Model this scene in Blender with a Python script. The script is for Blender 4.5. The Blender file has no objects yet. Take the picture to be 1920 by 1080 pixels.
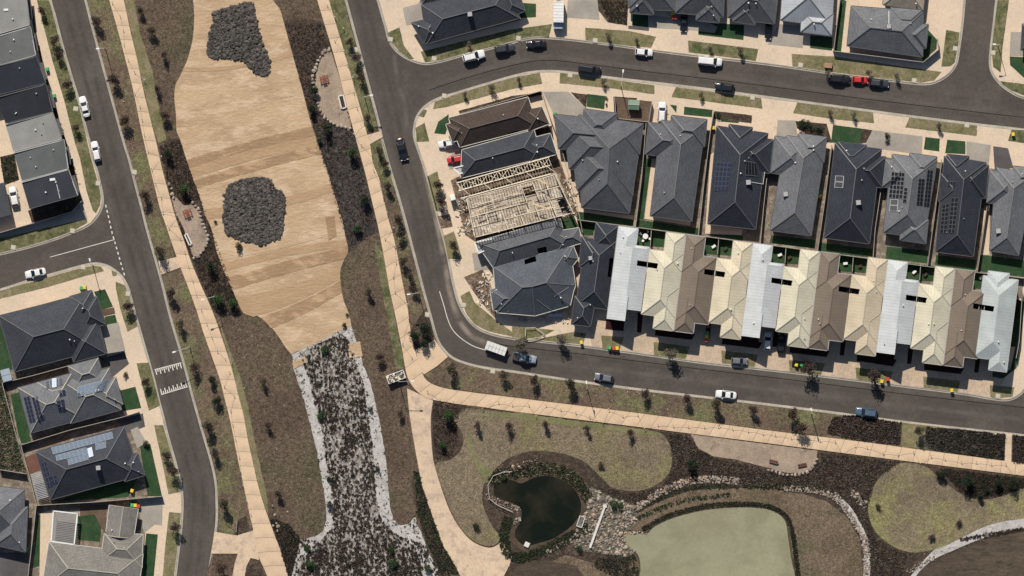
import bpy, bmesh, math, random
from mathutils import Vector, Matrix, noise as mnoise
from mathutils.geometry import tessellate_polygon
random.seed(7)
sc = bpy.context.scene
COL = sc.collection
S = 0.12          # metres covered by one pixel of the survey picture
H = 1500.0        # flying height
def P(px, py, z=0.0):
    k = S * (1 - z / H)
    return ((px - 960) * k, (540 - py) * k)

# ---------------------------------------------------------------- camera
cam_d = bpy.data.cameras.new('camera'); cam = bpy.data.objects.new('camera', cam_d); COL.objects.link(cam)
cam.location = (0, 0, H); cam.rotation_euler = (0, 0, 0)
cam_d.sensor_width = 36; cam_d.lens = 36 * H / (1920 * S)
cam_d.clip_start = 100; cam_d.clip_end = 4000
sc.camera = cam

# ---------------------------------------------------------------- light
SUN_EL = math.radians(43)
sdx, sdy = -0.27, 1.0
L_ = math.hypot(sdx, sdy); sdx /= L_; sdy /= L_
SUNV = Vector((sdx * math.cos(SUN_EL), sdy * math.cos(SUN_EL), math.sin(SUN_EL)))
w = bpy.data.worlds.new('World'); sc.world = w; w.use_nodes = True
nt = w.node_tree; nt.nodes.clear()
sky = nt.nodes.new('ShaderNodeTexSky'); sky.sky_type = 'NISHITA'; sky.sun_disc = False
sky.sun_elevation = SUN_EL; sky.sun_rotation = math.atan2(sdx, sdy)
bg = nt.nodes.new('ShaderNodeBackground'); bg.inputs[1].default_value = 0.062
wo = nt.nodes.new('ShaderNodeOutputWorld')
nt.links.new(sky.outputs[0], bg.inputs[0]); nt.links.new(bg.outputs[0], wo.inputs[0])
sd = bpy.data.lights.new('sun', 'SUN'); sd.energy = 4.8; sd.angle = math.radians(0.5); sd.color = (1, 0.93, 0.82)
so = bpy.data.objects.new('sun', sd); COL.objects.link(so)
so.rotation_euler = SUNV.to_track_quat('Z', 'Y').to_euler()
so.location = (0, 0, 60)
sc.view_settings.view_transform = 'Standard'; sc.view_settings.look = 'None'
sc.view_settings.gamma = 1; sc.view_settings.use_curve_mapping = False
sc.view_settings.exposure = 0.1

# ---------------------------------------------------------------- helpers
def tag(o, label=None, cat=None, group=None, kind=None):
    if label: o['label'] = label
    if cat: o['category'] = cat
    if group: o['group'] = group
    if kind: o['kind'] = kind
    return o
def empty(name, loc, rz=0, **k):
    o = bpy.data.objects.new(name, None); COL.objects.link(o)
    o.location = loc; o.rotation_euler = (0, 0, rz); o.empty_display_size = .3
    return tag(o, **k)
class MB:
    def __init__(s): s.v = []; s.f = []; s.m = []; s.uv = []
    def add(s, vs, fs, mi=0):
        b = len(s.v); s.v += [tuple(v) for v in vs]
        for f in fs: s.f.append([b + i for i in f]); s.m.append(mi); s.uv.append(None)
    def face(s, vs, mi=0, uv=None):
        b = len(s.v); s.v += [tuple(v) for v in vs]; s.f.append(list(range(b, b + len(vs)))); s.m.append(mi); s.uv.append(uv)
    def box(s, c, d, rz=0, mi=0, top=1.0):
        x, y, z = d[0] / 2, d[1] / 2, d[2] / 2; co, si = math.cos(rz), math.sin(rz); vs = []
        for k in (-1, 1):
            t = top if k > 0 else 1
            for a, b_ in ((-1, -1), (1, -1), (1, 1), (-1, 1)):
                X, Y = a * x * t, b_ * y * t
                vs.append((c[0] + X * co - Y * si, c[1] + X * si + Y * co, c[2] + k * z))
        s.add(vs, [(3, 2, 1, 0), (4, 5, 6, 7), (0, 1, 5, 4), (1, 2, 6, 5), (2, 3, 7, 6), (3, 0, 4, 7)], mi)
    def bar(s, a, b, wd, ht, mi=0):
        a = Vector(a); b = Vector(b); d = b - a
        if d.length < 1e-4: return
        d.normalize(); side = d.cross(Vector((0, 0, 1)))
        if side.length < 1e-3: side = Vector((1, 0, 0))
        side.normalize(); up = side.cross(d); sw = side * wd / 2; uh = up * ht / 2
        vs = [a - sw - uh, a + sw - uh, a + sw + uh, a - sw + uh, b - sw - uh, b + sw - uh, b + sw + uh, b - sw + uh]
        s.add(vs, [(0, 1, 2, 3), (7, 6, 5, 4), (0, 4, 5, 1), (1, 5, 6, 2), (2, 6, 7, 3), (3, 7, 4, 0)], mi)
    def tube(s, a, b, r0, r1, n=6, mi=0):
        a = Vector(a); b = Vector(b); d = (b - a).normalized()
        u = d.orthogonal().normalized(); v = d.cross(u); vs = []
        for p, r in ((a, r0), (b, r1)):
            for i in range(n):
                t = 2 * math.pi * i / n; vs.append(p + (u * math.cos(t) + v * math.sin(t)) * r)
        s.add(vs, [(i, (i + 1) % n, n + (i + 1) % n, n + i) for i in range(n)] + [tuple(range(n, 2 * n)), tuple(range(n - 1, -1, -1))], mi)
    def prism(s, poly, z0, z1, mi=0, cap=True):
        n = len(poly); vs = [(x, y, z0) for x, y in poly] + [(x, y, z1) for x, y in poly]
        fs = [(i, (i + 1) % n, n + (i + 1) % n, n + i) for i in range(n)]
        if cap: fs += [tuple(range(n, 2 * n)), tuple(range(n - 1, -1, -1))]
        s.add(vs, fs, mi)
    def build(s, name, mats, parent=None, smooth=False):
        me = bpy.data.meshes.new(name); me.from_pydata(s.v, [], s.f)
        if not isinstance(mats, (list, tuple)): mats = [mats]
        for m in mats: me.materials.append(m)
        for p, mi in zip(me.polygons, s.m): p.material_index = mi
        if any(u is not None for u in s.uv):
            l = me.uv_layers.new(name='UVMap'); i = 0
            for f, u in zip(s.f, s.uv):
                for k in range(len(f)):
                    l.data[i].uv = u[k] if u else (0, 0); i += 1
        if smooth:
            for p in me.polygons: p.use_smooth = True
        me.update()
        o = bpy.data.objects.new(name, me); COL.objects.link(o)
        if parent: o.parent = parent
        return o
def local(mb, o):   # vertices given in world space, owner at o.location
    L = o.location; mb.v = [(v[0] - L[0], v[1] - L[1], v[2] - L[2]) for v in mb.v]; return mb
def dup_tree(o, parent=None, mats=None):
    c = o.copy(); COL.objects.link(c)
    if parent: c.parent = parent
    for ch in list(KIDS.get(o.name, [])):
        dup_tree(ch, c)
    return c
KIDS = {}
def kid(o, ch): KIDS.setdefault(o.name, []).append(ch); return ch

def smooth(pts, n=4, closed=False):
    out = []; N = len(pts); rng = range(N if closed else N - 1)
    for i in rng:
        g = (lambda k: pts[k % N]) if closed else (lambda k: pts[min(max(k, 0), N - 1)])
        p0, p1, p2, p3 = g(i - 1), g(i), g(i + 1), g(i + 2)
        for j in range(n):
            t = j / n
            out.append(tuple(0.5 * (2 * p1[c] + (p2[c] - p0[c]) * t + (2 * p0[c] - 5 * p1[c] + 4 * p2[c] - p3[c]) * t * t + (3 * p1[c] - p0[c] - 3 * p2[c] + p3[c]) * t ** 3) for c in (0, 1)))
    if not closed: out.append(tuple(pts[-1]))
    return out
def resample(pts, n):
    d = [0]
    for a, b in zip(pts, pts[1:]): d.append(d[-1] + math.dist(a, b))
    out = []; j = 0
    for i in range(n + 1):
        t = d[-1] * i / n
        while j < len(pts) - 2 and d[j + 1] < t: j += 1
        f = (t - d[j]) / max(d[j + 1] - d[j], 1e-9); f = min(max(f, 0), 1)
        out.append((pts[j][0] + (pts[j + 1][0] - pts[j][0]) * f, pts[j][1] + (pts[j + 1][1] - pts[j][1]) * f))
    return out
def plen(pts): return sum(math.dist(a, b) for a, b in zip(pts, pts[1:]))
def offset(pts, d):   # px polyline moved to its right-hand side (image sense) by d px
    out = []; N = len(pts)
    for i in range(N):
        a = pts[max(i - 1, 0)]; b = pts[min(i + 1, N - 1)]
        dx, dy = b[0] - a[0], b[1] - a[1]; l = math.hypot(dx, dy) or 1
        out.append((pts[i][0] - dy / l * d, pts[i][1] + dx / l * d))
    return out
def inpoly(x, y, poly):
    r = False; j = len(poly) - 1
    for i in range(len(poly)):
        xi, yi = poly[i]; xj, yj = poly[j]
        if (yi > y) != (yj > y) and x < (xj - xi) * (y - yi) / (yj - yi) + xi: r = not r
        j = i
    return r
def jitter(pts, a, closed=True, step=6):
    out = []; N = len(pts)
    for i in range(N):
        p, q = pts[i], pts[(i + 1) % N]; L = math.dist(p, q); k = max(1, int(L / step))
        for j in range(k):
            t = j / k; x = p[0] + (q[0] - p[0]) * t; y = p[1] + (q[1] - p[1]) * t
            n = mnoise.noise_vector(Vector((x * .13, y * .13, 0.3))) + mnoise.noise_vector(Vector((x * .5, y * .5, 3.3))) * .6
            out.append((x + n.x * a, y + n.y * a))
    return out
GZ = 0.12
SC_ = 0
def sheet(name, poly, mat, z, parent=None, kind='structure', jit=0, **k):
    global SC_
    SC_ = (SC_ + 1) % 24; z = z + SC_ * .0005
    if jit: poly = jitter(poly, jit)
    pts = [Vector((*P(x, y), z)) for x, y in poly]
    tris = tessellate_polygon([pts]); mb = MB(); fs = []
    for t in tris:
        a, b, c = (pts[i] for i in t)
        if (b - a).cross(c - a).z < 0: t = (t[0], t[2], t[1])
        fs.append(t)
    mb.add(pts, fs)
    o = mb.build(name, mat, parent)
    if kind: o['kind'] = kind
    if k: tag(o, **k)
    return o

# ---------------------------------------------------------------- materials
def lin(h):
    h = h.lstrip('#'); c = [int(h[i:i + 2], 16) / 255 for i in (0, 2, 4)]
    return tuple(x / 12.92 if x <= .04045 else ((x + .055) / 1.055) ** 2.4 for x in c) + (1,)
def C(*a): return tuple(a) + (1,)
MC = {}
def noisy_(name, c1, c2, c3=None, s1=.12, s2=1.6, fine=.35, fs=7.0, rough=.9, bump=.3, bs=5.0, spec=.2, stretch=None, coord='Object', blot=(.42, .62), metal=0, rnd=0, s3=.5, b3=(.5, .62), rot=0):
    m = bpy.data.materials.new(name); m.use_nodes = True; n = m.node_tree.nodes; l = m.node_tree.links
    b = n['Principled BSDF']; tc = n.new('ShaderNodeTexCoord'); mp = n.new('ShaderNodeMapping')
    l.new(tc.outputs[coord], mp.inputs[0])
    if stretch: mp.inputs['Scale'].default_value = stretch
    mp.inputs['Rotation'].default_value = (0, 0, rot)
    def N(sc_, det=4, r=.6):
        t = n.new('ShaderNodeTexNoise'); t.inputs['Scale'].default_value = sc_; t.inputs['Detail'].default_value = det; t.inputs['Roughness'].default_value = r
        l.new(mp.outputs[0], t.inputs['Vector']); return t
    def ramp(src, lo, hi):
        r = n.new('ShaderNodeMapRange'); r.inputs[1].default_value = lo; r.inputs[2].default_value = hi; r.clamp = True
        l.new(src, r.inputs[0]); return r.outputs[0]
    def mix(f, a, b_, bt='MIX'):
        x = n.new('ShaderNodeMix'); x.data_type = 'RGBA'; x.blend_type = bt
        if isinstance(f, float): x.inputs[0].default_value = f
        else: l.new(f, x.inputs[0])
        for i, q in ((6, a), (7, b_)):
            if isinstance(q, tuple): x.inputs[i].default_value = q
            else: l.new(q, x.inputs[i])
        return x.outputs[2]
    a = N(s1, 5, .62); a2 = N(s2, 4, .65)
    col = mix(ramp(a.outputs[0], *blot), c1, c2)
    if c3: col = mix(ramp(N(s3, 5, .7).outputs[0], *b3), col, c3)
    g = n.new('ShaderNodeMapRange'); g.inputs[1].default_value = .3; g.inputs[2].default_value = .7; g.inputs[3].default_value = 1 - fine; g.inputs[4].default_value = 1 + fine
    f = N(fs, 3, .7); l.new(f.outputs[0], g.inputs[0])
    g2 = n.new('ShaderNodeMapRange'); g2.inputs[1].default_value = .3; g2.inputs[2].default_value = .7; g2.inputs[3].default_value = 1 - fine * .5; g2.inputs[4].default_value = 1 + fine * .5
    l.new(a2.outputs[0], g2.inputs[0])
    mu = n.new('ShaderNodeMath'); mu.operation = 'MULTIPLY'; l.new(g.outputs[0], mu.inputs[0]); l.new(g2.outputs[0], mu.inputs[1]); v = mu.outputs[0]
    if rnd:
        oi = n.new('ShaderNodeObjectInfo'); r = n.new('ShaderNodeMapRange'); r.inputs[3].default_value = 1 - rnd; r.inputs[4].default_value = 1 + rnd
        l.new(oi.outputs['Random'], r.inputs[0]); m2 = n.new('ShaderNodeMath'); m2.operation = 'MULTIPLY'; l.new(v, m2.inputs[0]); l.new(r.outputs[0], m2.inputs[1]); v = m2.outputs[0]
    vm = n.new('ShaderNodeVectorMath'); vm.operation = 'SCALE'; l.new(col, vm.inputs[0]); l.new(v, vm.inputs['Scale'])
    l.new(vm.outputs[0], b.inputs['Base Color'])
    b.inputs['Roughness'].default_value = rough; b.inputs['Specular IOR Level'].default_value = spec; b.inputs['Metallic'].default_value = metal
    if bump:
        bn = n.new('ShaderNodeBump'); bn.inputs['Distance'].default_value = bump; bn.inputs['Strength'].default_value = .8
        l.new(N(bs, 4, .65).outputs[0], bn.inputs['Height']); l.new(bn.outputs[0], b.inputs['Normal'])
    MC[name] = m; return m
def noisy(*a, **k): return noisy_(*a, **k)
def mowrings(m, cx, cy, sc_, amp):
    # mower passes: concentric bands slightly bent
    n = m.node_tree.nodes; l = m.node_tree.links; b = n['Principled BSDF']; src = b.inputs['Base Color'].links[0].from_socket
    tc = n.new('ShaderNodeTexCoord'); mp = n.new('ShaderNodeMapping'); mp.inputs['Location'].default_value = (-cx, -cy, 0); mp.vector_type = 'POINT'; l.new(tc.outputs['Object'], mp.inputs[0])
    wv = n.new('ShaderNodeTexWave'); wv.wave_type = 'RINGS'; wv.rings_direction = 'Z'; wv.inputs['Scale'].default_value = sc_; wv.inputs['Distortion'].default_value = 14; wv.inputs['Detail'].default_value = 3; wv.inputs['Detail Scale'].default_value = .12; l.new(mp.outputs[0], wv.inputs[0])
    r = n.new('ShaderNodeMapRange'); r.inputs[3].default_value = 1 - amp; r.inputs[4].default_value = 1 + amp; l.new(wv.outputs['Fac'], r.inputs[0])
    vm = n.new('ShaderNodeVectorMath'); vm.operation = 'SCALE'; l.new(src, vm.inputs[0]); l.new(r.outputs[0], vm.inputs['Scale']); l.new(vm.outputs[0], b.inputs['Base Color'])
def wear(m, tint, amount):
    # a ribbon of worn surface that fades out towards both edges (v = 0..1 across)
    n = m.node_tree.nodes; l = m.node_tree.links; b = n['Principled BSDF']; src = b.inputs['Base Color'].links[0].from_socket
    uv = n.new('ShaderNodeUVMap'); sp = n.new('ShaderNodeSeparateXYZ'); l.new(uv.outputs[0], sp.inputs[0])
    def M_(op, a, c):
        x = n.new('ShaderNodeMath'); x.operation = op
        for i, q in enumerate((a, c)):
            if isinstance(q, (int, float)): x.inputs[i].default_value = q
            else: l.new(q, x.inputs[i])
        return x.outputs[0]
    v = sp.outputs[1]; f = M_('MULTIPLY', M_('MULTIPLY', v, M_('SUBTRACT', 1, v)), 4); u = sp.outputs[0]; fu = M_('MULTIPLY', M_('MULTIPLY', u, M_('SUBTRACT', 1, u)), 12); fu = M_('MINIMUM', fu, 1)
    tc = n.new('ShaderNodeTexCoord'); t = n.new('ShaderNodeTexNoise'); t.inputs['Scale'].default_value = .25; t.inputs['Detail'].default_value = 5; l.new(tc.outputs['Object'], t.inputs['Vector'])
    nz = n.new('ShaderNodeMapRange'); nz.inputs[1].default_value = .35; nz.inputs[2].default_value = .6; l.new(t.outputs[0], nz.inputs[0])
    f = M_('MULTIPLY', M_('MULTIPLY', M_('MULTIPLY', f, f), fu), M_('MULTIPLY', nz.outputs[0], amount))
    x = n.new('ShaderNodeMix'); x.data_type = 'RGBA'; l.new(f, x.inputs[0]); l.new(src, x.inputs[6]); x.inputs[7].default_value = tint; l.new(x.outputs[2], b.inputs['Base Color'])
def flat(name, c, rough=.5, metal=0, spec=.4, coat=0, var=.12):
    m = noisy(name, c, tuple(x * (1 - var) for x in c[:3]) + (1,), fine=var * .5, bump=0, s1=.8, rough=rough, metal=metal, spec=spec)
    m.node_tree.nodes['Principled BSDF'].inputs['Coat Weight'].default_value = coat
    return m
def roofmat(name, c, var=.12, course=.36, depth=.5, metal=False, rough=.75, line=.45, spec=.25):
    """v runs up the slope in metres, u along the eave"""
    m = bpy.data.materials.new(name); m.use_nodes = True; n = m.node_tree.nodes; l = m.node_tree.links
    b = n['Principled BSDF']; uv = n.new('ShaderNodeUVMap'); sp = n.new('ShaderNodeSeparateXYZ'); l.new(uv.outputs[0], sp.inputs[0])
    def math_(op, a, b_=None):
        x = n.new('ShaderNodeMath'); x.operation = op
        for i, q in enumerate((a, b_)):
            if q is None: continue
            if isinstance(q, (int, float)): x.inputs[i].default_value = q
            else: l.new(q, x.inputs[i])
        return x.outputs[0]
    ax = sp.outputs[0] if metal else sp.outputs[1]
    fr = math_('FRACT', math_('DIVIDE', ax, course))
    saw = fr if not metal else math_('ABSOLUTE', math_('SUBTRACT', fr, .5))
    tc = n.new('ShaderNodeTexCoord')
    def N(s, det=3):
        t = n.new('ShaderNodeTexNoise'); t.inputs['Scale'].default_value = s; t.inputs['Detail'].default_value = det; l.new(tc.outputs['Object'], t.inputs['Vector']); return t.outputs[0]
    # each tile its own slight tint
    cell = n.new('ShaderNodeTexWhiteNoise'); cell.noise_dimensions = '2D'; cb = n.new('ShaderNodeCombineXYZ')
    l.new(math_('FLOOR', math_('DIVIDE', sp.outputs[0], 4.0 if metal else .33)), cb.inputs[0])
    l.new(math_('FLOOR', math_('DIVIDE', sp.outputs[1], 8.0 if metal else course)), cb.inputs[1]); l.new(cb.outputs[0], cell.inputs['Vector'])
    v = math_('ADD', 1 - var, math_('MULTIPLY', cell.outputs['Value'], var * (.5 if metal else 2)))
    v = math_('MULTIPLY', v, math_('ADD', .7, math_('MULTIPLY', N(.3, 6), .6)))
    v = math_('MULTIPLY', v, math_('ADD', .72, math_('MULTIPLY', N(6, 2), .56)))
    edge = math_('LESS_THAN', saw, .22 if not metal else .1)
    v = math_('MULTIPLY', v, math_('SUBTRACT', 1, math_('MULTIPLY', edge, line)))
    vm = n.new('ShaderNodeVectorMath'); vm.operation = 'SCALE'; vm.inputs[0].default_value = c[:3]; l.new(v, vm.inputs['Scale'])
    l.new(vm.outputs[0], b.inputs['Base Color'])
    b.inputs['Roughness'].default_value = max(rough, .9); b.inputs['Specular IOR Level'].default_value = .04
    MC[name] = m; return m

ASP = (C(.086, .074, .064), C(.07, .06, .053), C(.105, .093, .08)); ASK = dict(s1=.05, fine=.3, fs=5, s2=1.2, bump=.02, s3=.09, b3=(.5, .72))
asphalt = noisy('asphalt', *ASP, **ASK)
concrete = noisy('pale_concrete', C(.63, .5, .375), C(.56, .455, .345), C(.47, .39, .31), s1=.1, fine=.13, s3=.35, b3=(.56, .74), fs=4, bump=.01, rough=.85)
kerbm = noisy('kerb_concrete', C(.4, .365, .31), C(.32, .29, .25), s1=.3, fine=.16, fs=3, bump=.01)
grey_conc = noisy('grey_concrete', C(.34, .31, .27), C(.28, .255, .225), s1=.2, fine=.14, fs=4, bump=.01)
dark_conc = noisy('charcoal_concrete', C(.1, .095, .095), C(.075, .07, .072), s1=.2, fine=.14, fs=4, bump=.01)
paver = noisy('pink_pavers', C(.5, .385, .28), C(.42, .33, .25), s1=.3, fine=.2, fs=3, bump=.01)
slabm = noisy('orange_path_concrete', C(.6, .45, .31), C(.54, .4, .275), C(.43, .33, .245), s1=.25, fine=.11, s3=.3, b3=(.55, .75), fs=4, bump=.01, rnd=.05)
slabt = noisy('tan_path_concrete', C(.6, .46, .33), C(.52, .4, .29), C(.44, .34, .26), s1=.2, fine=.13, fs=2.5, bump=.01, rnd=.05)
dry = noisy('dry_brown_grass', C(.09, .064, .046), C(.135, .1, .073), C(.085, .072, .045), s1=.06, s2=1.2, fine=.7, fs=3.6, bump=.25, bs=3, s3=.06)
dryverge = noisy('dry_verge_grass', C(.145, .105, .074), C(.095, .07, .052), C(.14, .135, .068), s1=.08, s2=1.2, fine=.6, fs=3.6, bump=.2, bs=3, s3=.13, b3=(.47, .62))
olive = noisy('olive_mown_grass', C(.175, .14, .095), C(.135, .105, .075), C(.17, .15, .078), s1=.05, s2=.9, fine=.55, fs=3.6, bump=.15, bs=2.5, s3=.06, b3=(.5, .6))
mowrings(olive, 14, -41, .5, .05)
olive2 = noisy('olive_mown_grass_green', C(.2, .168, .105), C(.13, .105, .075), C(.195, .18, .085), s1=.04, s2=.9, fine=.5, fs=3.6, bump=.15, bs=2.5, s3=.07, b3=(.48, .58))
verge = noisy('verge_grass', C(.2, .175, .095), C(.125, .125, .055), C(.22, .18, .12), s1=.25, s2=1.2, fine=.36, fs=4, bump=.15, s3=.4, b3=(.5, .62))
mowrings(olive2, 93, -46, .42, .055)
mowgreen = noisy('green_tinged_grass', C(.19, .175, .095), C(.15, .15, .07), s1=.2, s2=.8, fine=.3, fs=3, bump=.15)
greenverge = noisy('green_verge_grass', C(.115, .12, .055), C(.18, .16, .09), C(.07, .08, .035), s1=.3, s2=1.2, fine=.38, fs=4, bump=.15, s3=.4)
lawn = noisy('green_lawn', C(.02, .055, .022), C(.035, .07, .03), C(.06, .07, .04), s3=.5, b3=(.54, .72), s1=.3, fine=.3, fs=5, bump=.1)
mulch = noisy('dark_mulch', C(.07, .05, .037), C(.045, .035, .028), C(.1, .075, .055), s1=.15, s2=1.5, fine=.6, fs=4, bump=.35, bs=4, s3=.5)
greymulch = noisy('grey_mulch', C(.06, .053, .05), C(.045, .04, .038), C(.085, .072, .066), s1=.15, s2=1.5, fine=.5, fs=4, bump=.3, bs=4)
redmulch = noisy('red_garden_mulch', C(.04, .012, .011), C(.028, .01, .01), s1=.5, fine=.5, fs=5, bump=.2)
dirt = noisy('bare_building_dirt', C(.17, .12, .085), C(.1, .07, .05), C(.3, .24, .18), s1=.3, s2=1.5, fine=.5, fs=3, bump=.3, s3=.5)
weeds = noisy('weedy_rubble', C(.12, .12, .085), C(.2, .185, .15), C(.05, .065, .03), s1=.4, s2=1.5, fine=.6, fs=3, bump=.4, s3=.6)
mat_a = noisy('jute_matting', C(.47, .34, .215), C(.375, .265, .165), C(.53, .4, .275), s1=.07, s2=.6, s3=.16, b3=(.48, .64), fine=.15, fs=4, bump=.2, bs=.8, stretch=(1, 2.3, 1), rot=-.32)
mat_b = noisy('weathered_jute_matting', C(.315, .21, .125), C(.28, .185, .11), C(.44, .3, .185), s1=.07, s2=.6, s3=.16, fine=.15, fs=4, bump=.18, bs=.8, stretch=(1, 2.3, 1), rot=-.32)
mat_c = noisy('mid_jute_matting', C(.4, .275, .168), C(.36, .245, .148), s1=.2, s2=.9, fine=.12, fs=5, bump=.18, bs=.8, stretch=(1, 2.3, 1), rot=-.32)
gravel = noisy('white_gravel', C(.47, .45, .43), C(.38, .36, .345), C(.2, .175, .155), s1=.4, s2=2, fine=.35, fs=5, bump=.12, s3=.9, b3=(.55, .7))
creekbed = noisy('creek_bed_silt', C(.31, .285, .255), C(.1, .085, .072), C(.42, .395, .37), s1=.9, s2=2.5, fine=.5, fs=4, bump=.2, s3=1.6, b3=(.5, .6), blot=(.42, .6), stretch=(1.6, .8, 1))
tangravel = noisy('tan_crushed_gravel', C(.34, .265, .2), C(.27, .21, .165), C(.17, .13, .105), s1=.2, s2=1.5, fine=.28, fs=4, bump=.08, s3=.3, b3=(.56, .72))
rockm = noisy('basalt_rock', C(.065, .059, .055), C(.1, .09, .082), s1=.9, s2=3, fine=.35, fs=6, bump=.05, coord='Object', rnd=0)
rockl = noisy('pale_rock', C(.36, .31, .26), C(.24, .21, .18), C(.42, .3, .22), s1=.8, s2=3, fine=.35, fs=6, bump=.05)
soilm = noisy('pond_mud', C(.06, .045, .032), C(.09, .065, .045), s1=.3, fine=.3, fs=3, bump=.1)
bank = noisy('pond_bank_grass', C(.12, .09, .06), C(.16, .12, .085), C(.105, .095, .055), s1=.08, s2=1.2, fine=.6, fs=3.6, bump=.2, s3=.1)
paint = flat('road_paint', C(.62, .6, .55), rough=.7)
def water(name, c1, c2, rough, s1=.05, bump=.02, spec=.5, fine=.03, c3=None):
    return noisy(name, c1, c2, c3, s3=.1, b3=(.5, .68), s1=s1, fine=fine, fs=2, rough=rough, bump=bump, bs=1.2, spec=spec)
pond_dark = water('dark_pond_water', C(.006, .009, .006), C(.022, .02, .012), .3, s1=.12, spec=.2)
pond_green = water('algae_pond_water', C(.28, .275, .18), C(.24, .23, .15), .35, c3=C(.215, .21, .13), fine=.09, s1=.05)

# ---------------------------------------------------------------- ground, road, blocks
M = 60
BIG = [(-12000, -12000), (14000, -12000), (14000, 13000), (-12000, 13000)]
sheet('ground', BIG, dry, -0.4)
sheet('road', [(-M, -M), (1980, -M), (1980, 1140), (-M, 1140)], asphalt, 0.0)
kW1 = smooth([(87, -60), (97, 0), (104, 25), (113, 60), (125, 105), (140, 155), (152, 195), (162, 235), (171, 270), (176, 295), (184, 320), (190, 345), (194, 365), (194, 385), (188, 400), (178, 414), (165, 425), (140, 437), (100, 452), (50, 467), (0, 479), (-60, 494)])
kSW = smooth([(-60, 556), (0, 541), (50, 525), (100, 511), (150, 497), (175, 492), (195, 494), (212, 502), (228, 515), (238, 530), (245, 548), (252, 575), (262, 610), (272, 645), (282, 680), (291, 712), (300, 750), (308, 780), (315, 810), (322, 835), (332, 870), (340, 900), (344, 930), (344, 960), (341, 1000), (336, 1040), (331, 1080), (322, 1140)])
kC1 = smooth([(143, -60), (158, 0), (168, 40), (180, 85), (195, 140), (210, 195), (225, 250), (232, 275), (240, 300), (250, 340), (262, 385), (272, 425), (283, 465), (293, 500), (303, 537), (312, 575), (323, 615), (335, 655), (346, 695), (355, 730), (366, 770), (376, 805), (385, 835), (395, 870), (402, 905), (404, 940), (404, 975), (400, 1010), (394, 1045), (388, 1080), (378, 1140)])
kC2 = smooth([(636, -60), (651, 0), (663, 45), (675, 90), (687, 135), (699, 180), (711, 225), (721, 270), (735, 320), (750, 370), (764, 420), (777, 470), (790, 520), (796, 543), (809, 590), (821, 632), (833, 653), (852, 670), (885, 682), (927, 690), (960, 694), (1080, 712), (1200, 728), (1320, 742), (1440, 756), (1560, 771), (1680, 787), (1800, 801), (1920, 814), (1980, 821)])
kN = smooth([(688, -60), (706, 0), (716, 35), (721, 52), (728, 78), (745, 100), (770, 115), (797, 122), (825, 118), (865, 107), (905, 97), (950, 85), (985, 76), (1012, 73), (1060, 76), (1120, 83), (1200, 94), (1260, 102), (1320, 109), (1440, 123), (1560, 140), (1665, 153), (1727, 160), (1755, 156), (1780, 141), (1795, 120), (1801, 87), (1806, 50), (1811, 0), (1817, -60)])
kNE = smooth([(1874, -60), (1866, 0), (1862, 37), (1856, 87), (1854, 120), (1860, 141), (1875, 160), (1895, 175), (1920, 186), (1980, 200)])
kM1 = smooth([(1980, 249), (1920, 241), (1815, 229), (1702, 215), (1590, 200), (1440, 180), (1320, 164), (1210, 151), (1125, 141), (1080, 135), (1035, 131), (997, 133), (960, 141), (905, 157), (855, 172), (815, 185), (792, 201), (780, 218), (775, 235), (774, 252), (778, 270), (795, 320), (809, 370), (822, 420), (835, 470), (845, 520), (850, 542), (857, 567), (870, 592), (887, 612), (912, 626), (960, 637), (1080, 650), (1200, 666), (1320, 683), (1440, 696), (1560, 710), (1680, 725), (1800, 740), (1865, 751), (1890, 752), (1907, 746), (1922, 733), (1932, 715), (1940, 690)])
def kerb(line, side, lbl):
    o = empty('kerb', (0, 0, 0)); o['kind'] = 'structure'
    d = [0, 2.7 * side, 3.1 * side, 4.7 * side]
    zs = [0.02, 0.035, 0.15, 0.15]
    rows = [[(*P(x, y), z) for x, y in offset(line, k)] for k, z in zip(d, zs)]
    for nm, i0, i1 in (('channel', 0, 1), ('kerbstone', 1, 3)):
        mb = MB()
        for r0, r1 in zip(rows[i0:i1], rows[i0 + 1:i1 + 1]):
            for a, b, c, e in zip(r0, r0[1:], r1[1:], r1):
                f = [a, b, c, e] if side < 0 else [e, c, b, a]
                mb.face(f)
        mb.build(nm, kerbm, o)
    return offset(line, 4.4 * side)
bW1 = kerb(kW1, 1, ''); bSW = kerb(kSW, 1, ''); bC1 = kerb(kC1, -1, ''); bC2 = kerb(kC2, 1, '')
bN = kerb(kN, -1, ''); bNE = kerb(kNE, -1, ''); bM = kerb(kM1, -1, '')
sheet('pavement', bW1 + [(-M, -M)], concrete, GZ)
sheet('pavement', bSW + [(-M, 1140)], concrete, GZ)
sheet('reserve_ground', bC1 + [(1980, 1140)] + bC2[::-1], dry, GZ)
sheet('pavement', bN, concrete, GZ)
sheet('pavement', bNE + [(1980, -M)], concrete, GZ)
sheet('pavement', bM, concrete, GZ)
# ---------------------------------------------------------------- surfaces
Z1, Z2, Z3, Z4, Z5 = GZ + .026, GZ + .052, GZ + .078, GZ + .104, GZ + .13
def surf(name, mat, z, polys, jit=0.0, sm=False):
    for p in polys: sheet(name, smooth(p, 4, True) if sm else p, mat, z, jit=jit)

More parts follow.
